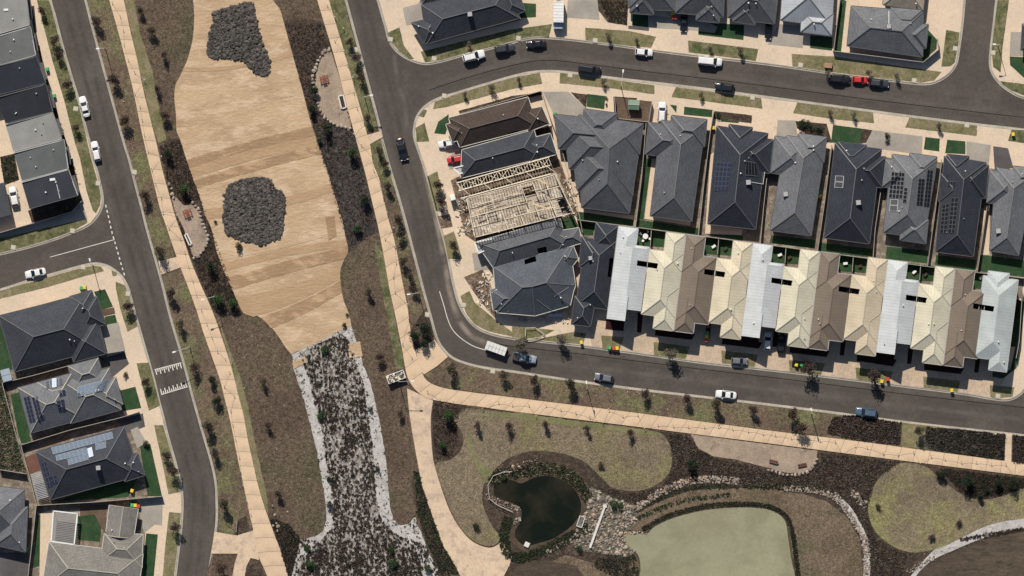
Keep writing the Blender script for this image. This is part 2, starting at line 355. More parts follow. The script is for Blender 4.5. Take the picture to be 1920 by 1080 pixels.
# -- verges
surf('grass_verge', greenverge, Z1, [
 [(69, 0), (97 - 5, 0), (99, 25), (108, 60), (120, 105), (135, 155), (147, 195), (157, 235), (165, 272), (171, 297), (178, 322), (185, 347), (189, 366), (188, 384), (180, 400), (174, 395), (162, 357), (150, 297), (141, 270), (120, 187), (100, 120), (82, 50)],
 [(166, 405), (163, 418), (139, 432), (99, 447), (50, 462), (0, 474), (-20, 478), (-20, 452), (0, 446), (100, 420)],
 [(726, 62), (749, 51), (757, 85), (776, 110), (768, 111), (749, 97), (733, 78)],
 [(789, 97), (960, 55), (1035, 45), (1029, 71), (1010, 68), (985, 71), (950, 80), (905, 92), (865, 102), (825, 113), (797, 117)],
 [(1290, 76), (1422, 92), (1417, 114), (1291, 98)], [(1774, 56), (1799, 61), (1796, 87), (1790, 118), (1782, 124), (1765, 125)],
 [(1870, 0), (1892, 0), (1880, 87), (1876, 136), (1862, 125), (1859, 95)], [(1875, 152), (1925, 158), (1925, 181), (1897, 170), (1881, 160)],
 [(779, 240), (796, 230), (805, 265), (781, 266)], [(795, 205), (801, 207), (795, 220), (784, 217)], [(1897, 243), (1925, 245), (1925, 269), (1890, 264)]], jit=.5)
surf('grass_verge', verge, Z1, [
 [(0, 546), (50, 531), (100, 517), (150, 503), (175, 498), (190, 500), (195, 508), (150, 520), (90, 538), (0, 560), (-20, 565), (-20, 552)],
 [(209, 507), (219, 511), (219, 517), (211, 518)], [(217, 528), (235, 535), (240, 548), (248, 575), (258, 612), (239, 622), (225, 577), (217, 540)],
 [(317, 960), (339, 962), (336, 1001), (331, 1040), (326, 1080), (305, 1085), (305, 1080), (310, 1022)],
 [(289, 797), (306, 797), (317, 835), (327, 870), (335, 900), (339, 922), (316, 927), (304, 867)],
 [(1097, 52), (1180, 58), (1230, 69), (1221, 90), (1180, 86), (1098, 76)],
 [(1484, 101), (1565, 106), (1765, 135), (1752, 151), (1727, 155), (1665, 148), (1560, 135), (1486, 125)],
 [(812, 205), (815, 191), (855, 177), (905, 162), (960, 146), (1012, 136), (1017, 157), (960, 167), (880, 189), (840, 200)],
 [(1050, 136), (1085, 140), (1125, 146), (1227, 160), (1227, 177), (1150, 166), (1049, 156)],
 [(1267, 163), (1320, 170), (1427, 184), (1430, 204), (1340, 192), (1259, 182)],
 [(1495, 192), (1590, 205), (1637, 211), (1639, 231), (1560, 223), (1487, 212)], [(1705, 220), (1832, 236), (1831, 255), (1697, 239)],
 [(801, 331), (820, 321), (830, 362), (832, 400), (817, 395), (805, 350)], [(832, 442), (851, 434), (859, 458), (867, 486), (840, 485)],
 [(863, 555), (880, 545), (890, 567), (930, 600), (960, 622), (960, 631), (915, 621), (890, 608), (874, 588)],
 [(960, 611), (1040, 619), (1007, 636), (1075, 622), (1099, 625), (1093, 646), (960, 632)],
 [(1127, 629), (1170, 632), (1161, 658), (1130, 654)], [(1226, 641), (1294, 650), (1285, 673), (1226, 666)], [(1352, 657), (1421, 665), (1414, 689), (1354, 681)],
 [(1479, 675), (1547, 681), (1539, 703), (1481, 697)], [(1604, 689), (1674, 697), (1666, 719), (1606, 712)], [(1731, 706), (1800, 714), (1795, 735), (1732, 727)],
 [(1856, 722), (1902, 726), (1898, 744), (1865, 747), (1857, 744)]], jit=.5)
surf('grass_verge', greenverge, Z1, [[(256, 681), (279, 680), (300, 760), (279, 770), (266, 720)]], jit=.4)
surf('bare_ground', dirt, Z1, [[(820, 405), (843, 402), (849, 425), (827, 429)], [(870, 520), (905, 505), (925, 545), (930, 598), (900, 565)]], jit=1.0)

# -- lawns, beds and drives round the houses
surf('lawn', lawn, Z1, [
 [(176, 547), (197, 542), (212, 575), (191, 580)], [(196, 594), (216, 590), (220, 605), (199, 609)], [(225, 732), (254, 725), (265, 765), (229, 771)],
 [(262, 835), (282, 832), (304, 930), (277, 931)], [(0, 592), (6, 600), (24, 693), (0, 697), (-20, 690)], [(20, 740), (36, 735), (57, 812), (35, 818)],
 [(130, 930), (260, 893), (240, 932), (110, 940)], [(34, 810), (55, 812), (60, 830), (40, 832)],
 [(146, 968), (178, 965), (190, 990), (188, 1016), (146, 1012)], [(70, 965), (90, 965), (80, 1060), (62, 1065)], [(274, 1000), (296, 1002), (288, 1085), (266, 1085)],
 [(1101, 176), (1135, 180), (1133, 205), (1100, 200)], [(1256, 196), (1269, 198), (1268, 212)], [(1283, 200), (1336, 206), (1335, 220), (1282, 215)],
 [(1350, 216), (1386, 218), (1385, 231), (1352, 228)], [(1562, 234), (1616, 241), (1612, 272), (1558, 267)], [(1735, 257), (1762, 260), (1761, 284), (1732, 280)],
 [(1776, 262), (1810, 265), (1810, 289), (1772, 287)], [(1310, 41), (1395, 47), (1394, 75), (1309, 65)], [(1186, 27), (1219, 29), (1216, 52), (1185, 47)],
 [(971, 5), (1005, 7), (1005, 32), (976, 34)], [(1575, -5), (1587, 2), (1577, 97), (1565, 95)], [(1740, 56), (1757, 75), (1756, 92), (1730, 115), (1728, 108)],
 [(1519, 66), (1561, 70), (1560, 95), (1519, 90)], [(1893, 106), (1940, 108), (1940, 150), (1920, 146), (1894, 122)],
 [(1080, 396), (1189, 412), (1187, 424), (1082, 412)], [(1211, 296), (1222, 300), (1206, 412), (1197, 410)], [(1196, 412), (1310, 428), (1309, 441), (1192, 425)],
 [(1328, 430), (1393, 440), (1392, 452), (1327, 441)], [(1446, 441), (1530, 450), (1528, 466), (1443, 456)], [(1536, 455), (1638, 467), (1636, 483), (1532, 472)],
 [(1663, 462), (1740, 470), (1738, 494), (1660, 485)], [(1755, 478), (1830, 487), (1828, 508), (1753, 497)], [(1838, 478), (1940, 490), (1940, 522), (1832, 508)],
 [(1082, 415), (1115, 420), (1112, 442), (1090, 440)], [(1050, 408), (1076, 404), (1085, 425), (1058, 433)],
 [(838, 217), (841, 213), (842, 230), (835, 252), (814, 250), (822, 228)],
 [(1894, 694), (1906, 640), (1912, 640), (1906, 690), (1880, 710), (1860, 706), (1862, 693)], [(1903, 560), (1922, 566), (1912, 650), (1893, 650)]], jit=.25)
surf('garden_bed', mulch, Z1, [
 [(262, 928), (305, 930), (303, 932)], [(0, 294), (27, 288), (36, 337), (8, 347)], [(52, 395), (150, 362), (165, 380), (135, 400), (60, 418)],
 [(1070, 173), (1101, 177), (1099, 203)], [(1120, -5), (1178, 0), (1176, 48), (1140, 42), (1122, 20)], [(1340, 208), (1410, 216), (1409, 231), (1338, 222)],
 [(1616, 241), (1636, 244), (1624, 268), (1612, 270)], [(1491, 227), (1550, 232), (1560, 268), (1530, 262), (1494, 240)], [(1195, 184), (1150, 181), (1152, 222), (1160, 225)],
 [(93, 205), (103, 200), (128, 280), (150, 350), (144, 358), (112, 262)], [(60, 0), (68, 62), (92, 160), (86, 160), (52, 0)],
 [(860, 208), (960, 180), (1016, 172), (1016, 178), (960, 190), (862, 215)], [(940, 255), (972, 247), (1020, 240), (1035, 235), (1038, 262), (960, 262)]], jit=.6)
surf('garden_bed', noisy('brown_garden_soil', C(.13, .09, .065), C(.1, .07, .05), s1=.4, fine=.3, fs=4, bump=.1), Z2, [
 [(1152, 183), (1222, 190), (1217, 229), (1155, 222)], [(191, 580), (214, 576), (216, 588), (195, 593)], [(150, 945), (200, 948), (198, 1000), (190, 990), (178, 965), (150, 968)],
 [(0, 890), (45, 892), (55, 900), (68, 940), (62, 1030), (50, 1034), (48, 920), (45, 892)]], jit=.5)
surf('side_yard', noisy('shaded_side_yard_soil', C(.2, .165, .13), C(.13, .105, .085), C(.3, .25, .2), s1=.4, fine=.25, fs=4, bump=.05), GZ + .013, [[(0, 592), (172, 545), (190, 580), (197, 610), (200, 665), (205, 712), (225, 740), (232, 775), (250, 800), (262, 835), (277, 930), (272, 1000), (268, 1090), (-20, 1090), (-20, 592)], [(785, 10), (800, -50), (980, -50), (978, 37), (800, 84)], [(1036, 214), (1200, 232), (1345, 245), (1450, 268), (1560, 280), (1670, 296), (1770, 305), (1935, 325), (1935, 522), (1840, 511), (1660, 488), (1310, 441), (1086, 412)], [(1095, 412), (1920, 521), (1915, 560), (1090, 470)]])  # yard soil and paths, with the shade between houses mixed into the colour
surf('side_path', concrete, Z1, [[(1048, 280), (1066, 281), (1068, 318), (1083, 320), (1083, 360), (1090, 362), (1092, 392), (1188, 404), (1187, 412), (1082, 398)], [(1222, 298), (1234, 296), (1226, 400), (1296, 411), (1294, 423), (1208, 410)], [(1332, 290), (1340, 284), (1328, 420), (1392, 430), (1391, 441), (1322, 438)], [(1846, 385), (1856, 384), (1855, 478), (1838, 478)], [(76, 962), (100, 955), (92, 1085), (74, 1085)]])
TR = [(i * 126.1, i * 16.1) for i in range(6)]
def sh(p, o): return [(x + o[0], y + o[1]) for x, y in p]
surf('garden_bed', redmulch, Z2, [sh([(1137, 594), (1171, 598), (1169, 621), (1135, 617)], o) for o in TR[:1] + TR[2:3]] +
     [[(1138 + 506, 660), (1172 + 506, 662), (1675, 687), (1640, 682)]] +
     [sh([(1196, 586), (1206, 587), (1202, 624), (1194, 623)], o) for o in TR[:1]] +
     [sh([(1229, 617), (1303, 626), (1297, 637), (1228, 629)], o) for o in TR[:5]] + [sh([(1325, 603), (1334, 604), (1330, 634), (1322, 634)], o) for o in TR[:5]] +
     [[(1355, 632), (1423, 636), (1421, 653), (1353, 645)], [(1901, 560), (1912, 562), (1905, 600), (1899, 600)]], jit=.3)
surf('paved_drives', paver, GZ + .013, [[(1102, 612), (1140, 590), (1205, 575), (1330, 590), (1460, 600), (1580, 622), (1710, 635), (1835, 655), (1900, 680), (1865, 745), (1800, 735), (1560, 705), (1320, 678), (1110, 650)]])
surf('lawn', lawn, Z1, [sh([(1193, 428), (1252, 436), (1250, 464), (1190, 460)], o) for o in TR], jit=.2)
surf('driveway', grey_conc, Z1, [[(188, 612), (222, 604), (235, 657), (197, 664)], [(1018, 172), (1065, 172), (1103, 205), (1095, 218), (1038, 214)], [(255, 935), (305, 933), (304, 985), (290, 983), (270, 1000)],
 [(245, 806), (258, 800), (275, 830), (257, 840)], [(1215, 27), (1265, 35), (1290, 25), (1345, 50), (1340, 62), (1292, 56), (1280, 55), (1216, 52)], [(1065, 0), (1120, 0), (1124, 37), (1062, 33)],
 [(1460, 45), (1505, 50), (1505, 90), (1440, 83)], [(1458, 225), (1491, 226), (1497, 268), (1455, 265)], [(1636, 244), (1730, 256), (1728, 290), (1620, 275)],
 [(1812, 265), (1858, 272), (1853, 312), (1812, 300)], [(755, 15), (790, 5), (796, 40), (762, 48)], [(850, 285), (868, 283), (870, 315), (843, 318), (838, 300)], [(1895, 60), (1925, 60), (1925, 105), (1893, 105)],
 [(885, 475), (925, 470), (925, 505), (890, 508)], [(90, 958), (150, 955), (150, 1025), (88, 1025)]])
surf('driveway', dark_conc, Z1, [[(190, 672), (233, 660), (242, 682), (205, 712), (192, 690)], [(1862, 274), (1890, 278), (1900, 315), (1865, 320)], [(0, 1035), (55, 1038), (52, 1085), (0, 1085)],
 [(221, 787), (268, 775), (272, 800), (240, 812), (226, 800)], [(1178, 48), (1218, 50), (1216, 58), (1178, 54)]])
surf('patio', noisy('terracotta_deck', C(.16, .075, .06), C(.13, .065, .05), s1=.5, fine=.2, bump=.02), Z2, [[(47, 857), (68, 850), (76, 882), (55, 888)]])
surf('footpath', concrete, Z2, [[(57, 0), (69, 0), (82, 50), (100, 120), (120, 187), (141, 270), (150, 297), (162, 357), (174, 395), (181, 402), (168, 420), (164, 414), (160, 397), (152, 370), (143, 327), (130, 270), (112, 220), (92, 130), (75, 78)]])
surf('footpath', grey_conc, Z2, [[(160, 397), (164, 410), (100, 424), (0, 446), (-20, 451), (-20, 442), (0, 436), (70, 420), (135, 398), (154, 377)]])
surf('weedy_lot', weeds, Z1, [[(-20, 700), (5, 700), (12, 716), (34, 832), (50, 886), (0, 882), (-20, 880)]], jit=1)

# -- reserve between the two avenues
pathW_L = smooth([(190, -60), (205, 0), (222, 60), (235, 110), (250, 170), (262, 230), (272, 275), (290, 350), (300, 390), (312, 425), (322, 455), (338, 500), (352, 536), (368, 580), (382, 625), (398, 670), (412, 710), (422, 750), (432, 790), (442, 840), (450, 880), (458, 915), (466, 955), (476, 998), (484, 1040), (501, 1080), (520, 1140)])
pathW_R = smooth([(216, -60), (232, 0), (245, 60), (258, 115), (268, 165), (280, 215), (292, 262), (305, 320), (316, 360), (330, 410), (345, 450), (358, 490), (377, 535), (395, 575), (410, 615), (425, 660), (437, 700), (448, 745), (457, 780), (465, 825), (475, 870), (484, 910), (496, 950), (512, 995), (527, 1035), (540, 1080), (556, 1140)])
pathM_L = smooth([(580, -60), (595, 0), (610, 50), (625, 100), (640, 155), (655, 215), (670, 270), (685, 325), (697, 375), (710, 430), (720, 482), (730, 540), (740, 585), (748, 625), (755, 660), (760, 690), (766, 712), (780, 732), (795, 743), (810, 749), (855, 757), (905, 763), (960, 771), (1210, 802), (1272, 810), (1440, 831), (1640, 857), (1920, 892), (1985, 900)])
pathM_R = smooth([(602, -60), (617, 0), (630, 45), (642, 85), (655, 130), (666, 170), (677, 207), (687, 247), (694, 270), (700, 307), (711, 335), (720, 377), (728, 410), (737, 440), (745, 477), (753, 520), (758, 545), (765, 582), (770, 622), (776, 650), (783, 672), (792, 700), (802, 715), (830, 727), (880, 735), (960, 745), (1200, 775), (1440, 807), (1590, 825), (1740, 845), (1920, 869), (1985, 878)])
def slab_path(name, left, right, mat, z, pitch=27.5, gap=.5, label=None):
    n = int(plen(left) / pitch); L = resample(left, n * 3); R = resample(right, n * 3)
    o = empty(name, (0, 0, 0)); o['kind'] = 'structure'
    for i in range(n):
        g = gap / pitch; pts = []
        def at(A, t):
            k = min(int(t), len(A) - 2); f = t - k; return (A[k][0] + (A[k + 1][0] - A[k][0]) * f, A[k][1] + (A[k + 1][1] - A[k][1]) * f)
        ts = [i * 3 + g * 1.5, i * 3 + 1, i * 3 + 2, i * 3 + 3 - g * 1.5]
        pl = [P(*at(L, t)) for t in ts] + [P(*at(R, t)) for t in ts[::-1]]
        mb = MB(); dz = random.uniform(-.006, .006); mb.prism(pl, z - .08, z + dz)
        c = (sum(p[0] for p in pl) / 8, sum(p[1] for p in pl) / 8, 0)
        mb.v = [(a - c[0], b - c[1], q) for a, b, q in mb.v]
        s = mb.build('slab', mat, o); s.location = c
    return o
edge = MB()
slab_path('shared_path', pathW_L, pathW_R, slabm, GZ + .2)
slab_path('shared_path', pathM_L, pathM_R, slabm, GZ + .2)
tanL = smooth([(763, 728), (767, 770), (773, 810), (784, 872), (793, 915), (810, 965), (830, 1020), (850, 1055), (866, 1085), (880, 1110)])
tanR = smooth([(812, 751), (808, 780), (808, 810), (813, 865), (830, 922), (847, 965), (870, 1000), (892, 1019), (920, 1027), (941, 1016)])
surf('path', slabt, GZ + .12, [tanL + [(942, 1085), (955, 1060), (960, 1045), (950, 1026)] + tanR[::-1]])
surf('path', slabm, GZ + .15, [[(780, 655), (796, 648), (815, 637), (828, 655), (840, 669), (820, 686), (795, 702), (786, 690)]])
surf('path', slabt, GZ + .12, [[(402, 997), (444, 1004), (477, 994), (486, 1050), (470, 1046), (462, 1062), (458, 1085), (435, 1085), (440, 1057), (446, 1038), (396, 1038)],
  [(297, 490), (335, 481), (342, 500), (302, 515)], [(687, 253), (714, 246), (718, 257), (694, 270)], [(1885, 813), (1897, 814), (1896, 866), (1884, 865)]])
# verges and lobes
surf('dry_verge', dryverge, Z1, [bC1[4:] + [(386, 1080)] + [(398, 1040), (402, 1000), (444, 1004), (475, 1000)] + pathW_L[::-1][20:]], jit=0)
surf('grass_strip', verge, Z2, [[(232, 0), (252, 0), (262, 60), (285, 130), (300, 210), (312, 262), (297, 270), (280, 215), (258, 115)], [(410, 600), (425, 640), (448, 700), (465, 760), (478, 830), (500, 925), (502, 965), (484, 910), (448, 745), (425, 660)]], jit=1.6)
surf('grass_verge', greenverge, Z1, [[(618, 0), (644, 0), (660, 60), (672, 105), (690, 172), (704, 222), (708, 240), (686, 247), (666, 170), (642, 85)], [(695, 260), (718, 265), (732, 320), (740, 350), (715, 340), (700, 307)],
    [(700, 450), (722, 480), (733, 545), (745, 620), (755, 665), (758, 690), (742, 692), (730, 620), (715, 540)]], jit=.8)
surf('dry_verge', dryverge, Z1, [[(712, 338), (740, 350), (762, 425), (784, 510), (800, 580), (812, 625), (795, 640), (783, 655), (770, 622), (758, 545), (737, 440)],
    [(792, 700), (820, 688), (842, 676), (885, 687), (960, 699), (1080, 717), (1200, 733), (1320, 747), (1440, 761), (1560, 776), (1690, 793), (1690, 838), (1440, 806), (1200, 774), (960, 744), (830, 726)]], jit=.6)
surf('mulch_bed', mulch, Z1, [
  [(532, 42), (545, 32), (562, 33), (600, 40), (612, 52), pathM_L[12], (640, 155), (655, 215), (670, 270), (697, 375), (712, 436), (685, 442), (668, 462), (652, 474), (641, 420), (600, 282), (560, 140)],
  [(298, 275), (318, 262), (336, 258), (352, 300), (388, 405), (405, 470), (420, 510), (436, 540), (446, 566), (456, 590), (420, 596), (402, 585), (380, 540), (345, 450), (318, 362)],
  [(782, 655), (796, 645), (812, 625), (806, 590), (800, 575), (775, 610), (768, 622), (777, 650)]], jit=.8)
surf('mulch_bed', greymulch, Z2, [[(600, 290), (592, 240), (620, 235), (645, 238), (660, 242), (672, 275), (697, 375), (712, 433), (685, 442), (668, 462), (652, 472), (641, 420), (615, 330)]], jit=.8)
surf('gravel_pad', tangravel, Z3, [[(618, 92), (632, 130), (645, 175), (658, 240), (640, 238), (615, 225), (598, 205), (592, 180), (590, 155), (595, 130), (605, 105)],
    [(322, 370), (332, 372), (345, 385), (360, 383), (372, 390), (378, 412), (390, 440), (388, 460), (372, 478), (362, 480), (355, 462), (345, 430), (330, 400)]], jit=.8, sm=True)
matL = smooth([(352, -40), (362, 0), (364, 40), (361, 75), (352, 110), (338, 142), (329, 160), (327, 185), (330, 215), (331, 245), (338, 262), (350, 300), (362, 335), (375, 370), (385, 405), (397, 430), (406, 470), (420, 508), (433, 537), (444, 562), (456, 584), (472, 588), (492, 598), (510, 615), (525, 635), (536, 652), (546, 664)], 3)
matR = smooth([(659, 612), (655, 590), (645, 565), (640, 540), (638, 510), (644, 490), (653, 471), (648, 445), (641, 410), (630, 375), (617, 332), (602, 284), (591, 255), (580, 220), (566, 165), (552, 115), (541, 75), (532, 42), (525, 18), (512, 0), (495, -40)], 3)
MATP = matL + [(572, 652), (600, 640), (630, 623)] + matR
base_mat = sheet('erosion_matting', MATP, mat_a, Z3)
# strips of matting rolled out across, each laid over the last
def clip_half(poly, a, b):     # keep the side left of a->b in px space
    out = []
    def s(p): return (b[0] - a[0]) * (p[1] - a[1]) - (b[1] - a[1]) * (p[0] - a[0])
    for i in range(len(poly)):
        p, q = poly[i], poly[(i + 1) % len(poly)]; sp, sq = s(p), s(q)
        if sp >= 0: out.append(p)
        if (sp > 0) != (sq > 0) and sp != sq:
            t = sp / (sp - sq); out.append((p[0] + (q[0] - p[0]) * t, p[1] + (q[1] - p[1]) * t))
    return out
strips = [((350, 300), (596, 234), (358, 318), (604, 252), mat_b),
          ((356, 316), (606, 252), (364, 334), (610, 270), mat_c), ((364, 338), (612, 268), (374, 352), (616, 286), mat_b), ((400, 498), (655, 448), (408, 512), (655, 462), mat_c),
          ((424, 522), (655, 462), (434, 545), (655, 484), mat_b), ((440, 556), (650, 498), (458, 596), (645, 520), mat_c), ((490, 594), (650, 520), (505, 615), (648, 545), mat_b), ((380, 392), (640, 340), (386, 410), (640, 356), mat_c),
          ((410, 470), (655, 415), (418, 486), (655, 430), mat_a), ((330, 128), (565, 96), (330, 136), (567, 103), mat_c)]
for k, (a, b, c, d, m) in enumerate(strips):
    # extend the lines well past the sides
    def ext(p, q): dx, dy = q[0] - p[0], q[1] - p[1]; return (p[0] - dx, p[1] - dy), (q[0] + dx, q[1] + dy)
    pl = clip_half(MATP, *ext(a, b)); pl = clip_half(pl, *ext(c, d)[::-1])
    if len(pl) > 2:
        x0, x1 = min(p[0] for p in pl), max(p[0] for p in pl); sag = (-9 if k > 4 else 5) * (1 if k % 2 else .6); q = []
        for i in range(len(pl)):
            a_, b_ = pl[i], pl[(i + 1) % len(pl)]; nn = max(1, int(math.dist(a_, b_) / 9))
            for j in range(nn): q.append((a_[0] + (b_[0] - a_[0]) * j / nn, a_[1] + (b_[1] - a_[1]) * j / nn))
        pl = [(x, y - sag * 4 * (x - x0) * (x1 - x) / (x1 - x0) ** 2 + 1.3 * mnoise.noise(Vector((x * .09, y * .09, 9.0)))) for x, y in q]
        cl = []
        for p in pl:
            if not cl or math.dist(p, cl[-1]) > .3: cl.append(p)
        mb = sheet('matting_strip', cl, m, Z3 + .03 + .001 * k, parent=base_mat, kind=None)
for q in ([(610, 408), (627, 404), (631, 442), (616, 451)], [(653, 645), (675, 640), (680, 668), (655, 672)], [(548, 680), (571, 668), (574, 680), (551, 692)], [(520, 155), (545, 150), (550, 180), (525, 185)]):
    sheet('matting_patch', q, mat_b if q[0][0] == 610 else mat_a, Z3 + .07, parent=base_mat, kind=None)
rockA = smooth([(403, 22), (440, 10), (468, 3), (475, 8), (481, 35), (490, 75), (505, 110), (503, 139), (480, 140), (468, 125), (450, 113), (430, 110), (402, 108), (388, 103), (390, 80), (396, 55), (401, 40)], 3, True)
rockB = smooth([(432, 345), (460, 335), (485, 332), (508, 338), (515, 352), (533, 365), (533, 400), (527, 445), (510, 452), (490, 460), (475, 456), (440, 447), (423, 435), (419, 412), (421, 375), (424, 358)], 3, True)
sheet('rock_bed', rockA, rockm, Z3 + .09); sheet('rock_bed', rockB, rockm, Z3 + .09)
CREEK = [(547, 664), (572, 652), (600, 640), (630, 623), (659, 612), (668, 640), (680, 680), (695, 720), (705, 760), (714, 800), (722, 850), (728, 900), (731, 950), (737, 972), (750, 985), (768, 981), (778, 968), (790, 1000), (805, 1040), (820, 1065), (830, 1140), (515, 1140), (505, 1070), (520, 1020), (560, 1012), (590, 1006), (606, 996), (612, 975), (611, 945), (603, 895), (595, 850), (583, 800), (570, 750), (558, 715), (550, 690)]
sheet('gravel_margin', CREEK, gravel, Z2, jit=1.6)
CORE = [(562, 662), (600, 642), (640, 625), (655, 640), (664, 668), (682, 720), (690, 780), (700, 850), (706, 930), (715, 975), (740, 1000), (775, 1020), (790, 1060), (800, 1140), (540, 1140), (565, 1050), (600, 1015), (622, 990), (626, 940), (614, 880), (606, 820), (592, 760), (576, 700)]
sheet('creek_bed', CORE, creekbed, Z3, jit=3.2)
surf('mulch_bed', mulch, Z2, [[(504, 970), (520, 972), (548, 990), (562, 1008), (560, 1030), (545, 1085), (535, 1085), (515, 1010)], [(775, 880), (790, 890), (800, 940), (830, 1010), (860, 1075), (825, 1078), (800, 1020), (780, 960), (772, 910)],
   [(470, 1060), (485, 1055), (500, 1085), (455, 1085)], [(472, 1000), (440, 1003), (444, 975), (462, 968)]], jit=1.2)

# -- park in the south east
surf('mulch_bed', mulch, Z1, [[(808, 752), (855, 760), (960, 774), (1272, 813), (1440, 834), (1640, 860), (1990, 904), (1990, 1145), (900, 1145), (960, 1040), (905, 1023), (870, 998), (845, 955), (828, 915), (812, 860)]])
surf('mulch_bed', greymulch, Z2, [[(1560, 783), (1600, 781), (1690, 794), (1688, 832), (1640, 826), (1590, 820), (1550, 812)], [(1735, 802), (1790, 803), (1884, 814), (1882, 862), (1760, 846), (1735, 838)], [(1899, 815), (1990, 826), (1990, 872), (1898, 866)]], jit=1.5)
surf('dry_verge', verge, Z1, [[(1688, 792), (1740, 798), (1800, 805), (1740, 842), (1690, 838)]], jit=1)
P1 = [(872, 770), (880, 765), (960, 775), (1080, 790), (1200, 805), (1240, 813), (1257, 838), (1260, 868), (1250, 893), (1225, 912), (1190, 921), (1150, 915), (1130, 898), (1112, 880), (1095, 866), (1070, 855), (1040, 848), (1000, 846), (960, 856), (930, 878), (908, 908), (905, 945), (922, 985), (938, 1008), (922, 1024), (893, 1017), (870, 998), (849, 965), (831, 920), (816, 872), (845, 862), (865, 842), (868, 815), (850, 785)]
surf('mown_lawn', olive, Z3, [P1], sm=True)
surf('mown_lawn', olive2, Z3, [[(1690, 868), (1732, 873), (1760, 895), (1800, 925), (1838, 937), (1880, 930), (1920, 915), (1990, 900), (1990, 960), (1920, 972), (1880, 978), (1840, 990), (1800, 1010), (1760, 1028), (1710, 1036), (1670, 1022), (1640, 995), (1628, 960), (1632, 925), (1650, 895), (1672, 876)]], sm=True)
surf('grass_strip', mowgreen, Z4, [[(960, 773), (1080, 789), (1200, 804), (1238, 812), (1200, 814), (1080, 800), (960, 785), (888, 778)], [(878, 800), (888, 840), (900, 862), (925, 885), (910, 905), (890, 870), (875, 840)]], jit=2.5, sm=True)
surf('gravel_terrace', tangravel, Z4, [[(1295, 814), (1440, 833), (1533, 845), (1530, 862), (1520, 878), (1500, 889), (1465, 885), (1435, 876), (1380, 862), (1335, 855), (1308, 840)]], jit=.8)
surf('pond_bank', bank, Z2, [[(1190, 965), (1230, 943), (1290, 921), (1340, 914), (1440, 916), (1500, 925), (1550, 940), (1588, 970), (1612, 1010), (1618, 1080), (1620, 1145), (1490, 1145), (1000, 1145), (1020, 1060), (1060, 1040), (1110, 1055), (1150, 1075), (1185, 1060), (1176, 1010)]], jit=1)
surf('dry_slope', noisy('dark_dry_slope', C(.075, .055, .042), C(.1, .078, .055), C(.06, .05, .035), s1=.08, s2=.8, fine=.35, fs=3, bump=.2, stretch=(.5, 2, 1), rot=.35), Z2,
     [[(1700, 1090), (1735, 1062), (1800, 1030), (1870, 1006), (1930, 994), (1990, 985), (1990, 1145), (1690, 1145)], [(950, 1085), (970, 1062), (1020, 1050), (1080, 1060), (1100, 1090), (1090, 1145), (940, 1145)]], jit=1)
surf('pond_edge', soilm, Z3, [[(920, 905), (935, 893), (965, 889), (1000, 886), (1030, 884), (1060, 893), (1085, 915), (1098, 945), (1096, 975), (1080, 995), (1055, 1010), (1030, 1025), (1000, 1038), (975, 1030), (955, 1010), (962, 990), (968, 960), (955, 945), (930, 940), (918, 925)]], jit=1, sm=True)
dp = smooth([(926, 917), (936, 903), (958, 900), (975, 906), (984, 904), (998, 897), (1022, 892), (1047, 897), (1070, 910), (1086, 932), (1089, 957), (1076, 981), (1056, 998), (1036, 1010), (1010, 1018), (985, 1023), (968, 1010), (966, 995), (976, 978), (977, 955), (960, 943), (930, 932)], 4, True)
sheet('pond', dp, pond_dark, Z4)
gp = smooth([(1171, 1003), (1182, 999), (1212, 1001), (1224, 990), (1250, 976), (1280, 966), (1320, 957), (1370, 952), (1420, 952), (1442, 956), (1461, 965), (1473, 980), (1478, 1010), (1484, 1050), (1491, 1085), (1492, 1145), (1198, 1145), (1201, 1070), (1197, 1042), (1184, 1028), (1172, 1018)], 4, True)
surf('pond_edge', soilm, Z3, [offset(gp + gp[:1], -3.5)[:-1]], jit=.8)
sheet('pond', gp, pond_green, Z4)
RIP = [(1108, 912), (1150, 935), (1175, 942), (1198, 950), (1192, 985), (1174, 998), (1172, 1018), (1195, 1036), (1172, 1045), (1130, 1038), (1090, 1033), (1068, 1018), (1085, 985), (1098, 960), (1100, 938)]
sheet('stone_apron', RIP, noisy('apron_grit', C(.15, .135, .1), C(.1, .095, .065), s1=.6, fine=.5, bump=.2), Z3 + .004, jit=1)
wgL = [(1700, 1090), (1722, 1062), (1752, 1030), (1782, 1010), (1822, 992), (1870, 980), (1920, 972), (1990, 962)]; wgR = [(1990, 985), (1920, 990), (1870, 1001), (1832, 1013), (1792, 1030), (1752, 1048), (1725, 1070), (1712, 1090)]
surf('gravel_path', gravel, Z3, [smooth(wgL) + smooth(wgR)], jit=.6)
surf('gravel_path', gravel, Z3, [smooth([(1560, 930), (1582, 950), (1600, 975), (1612, 1000), (1620, 1030), (1618, 1090)]) + smooth([(1630, 1090), (1632, 1030), (1622, 998), (1608, 970), (1590, 945), (1566, 922)])], jit=.8)

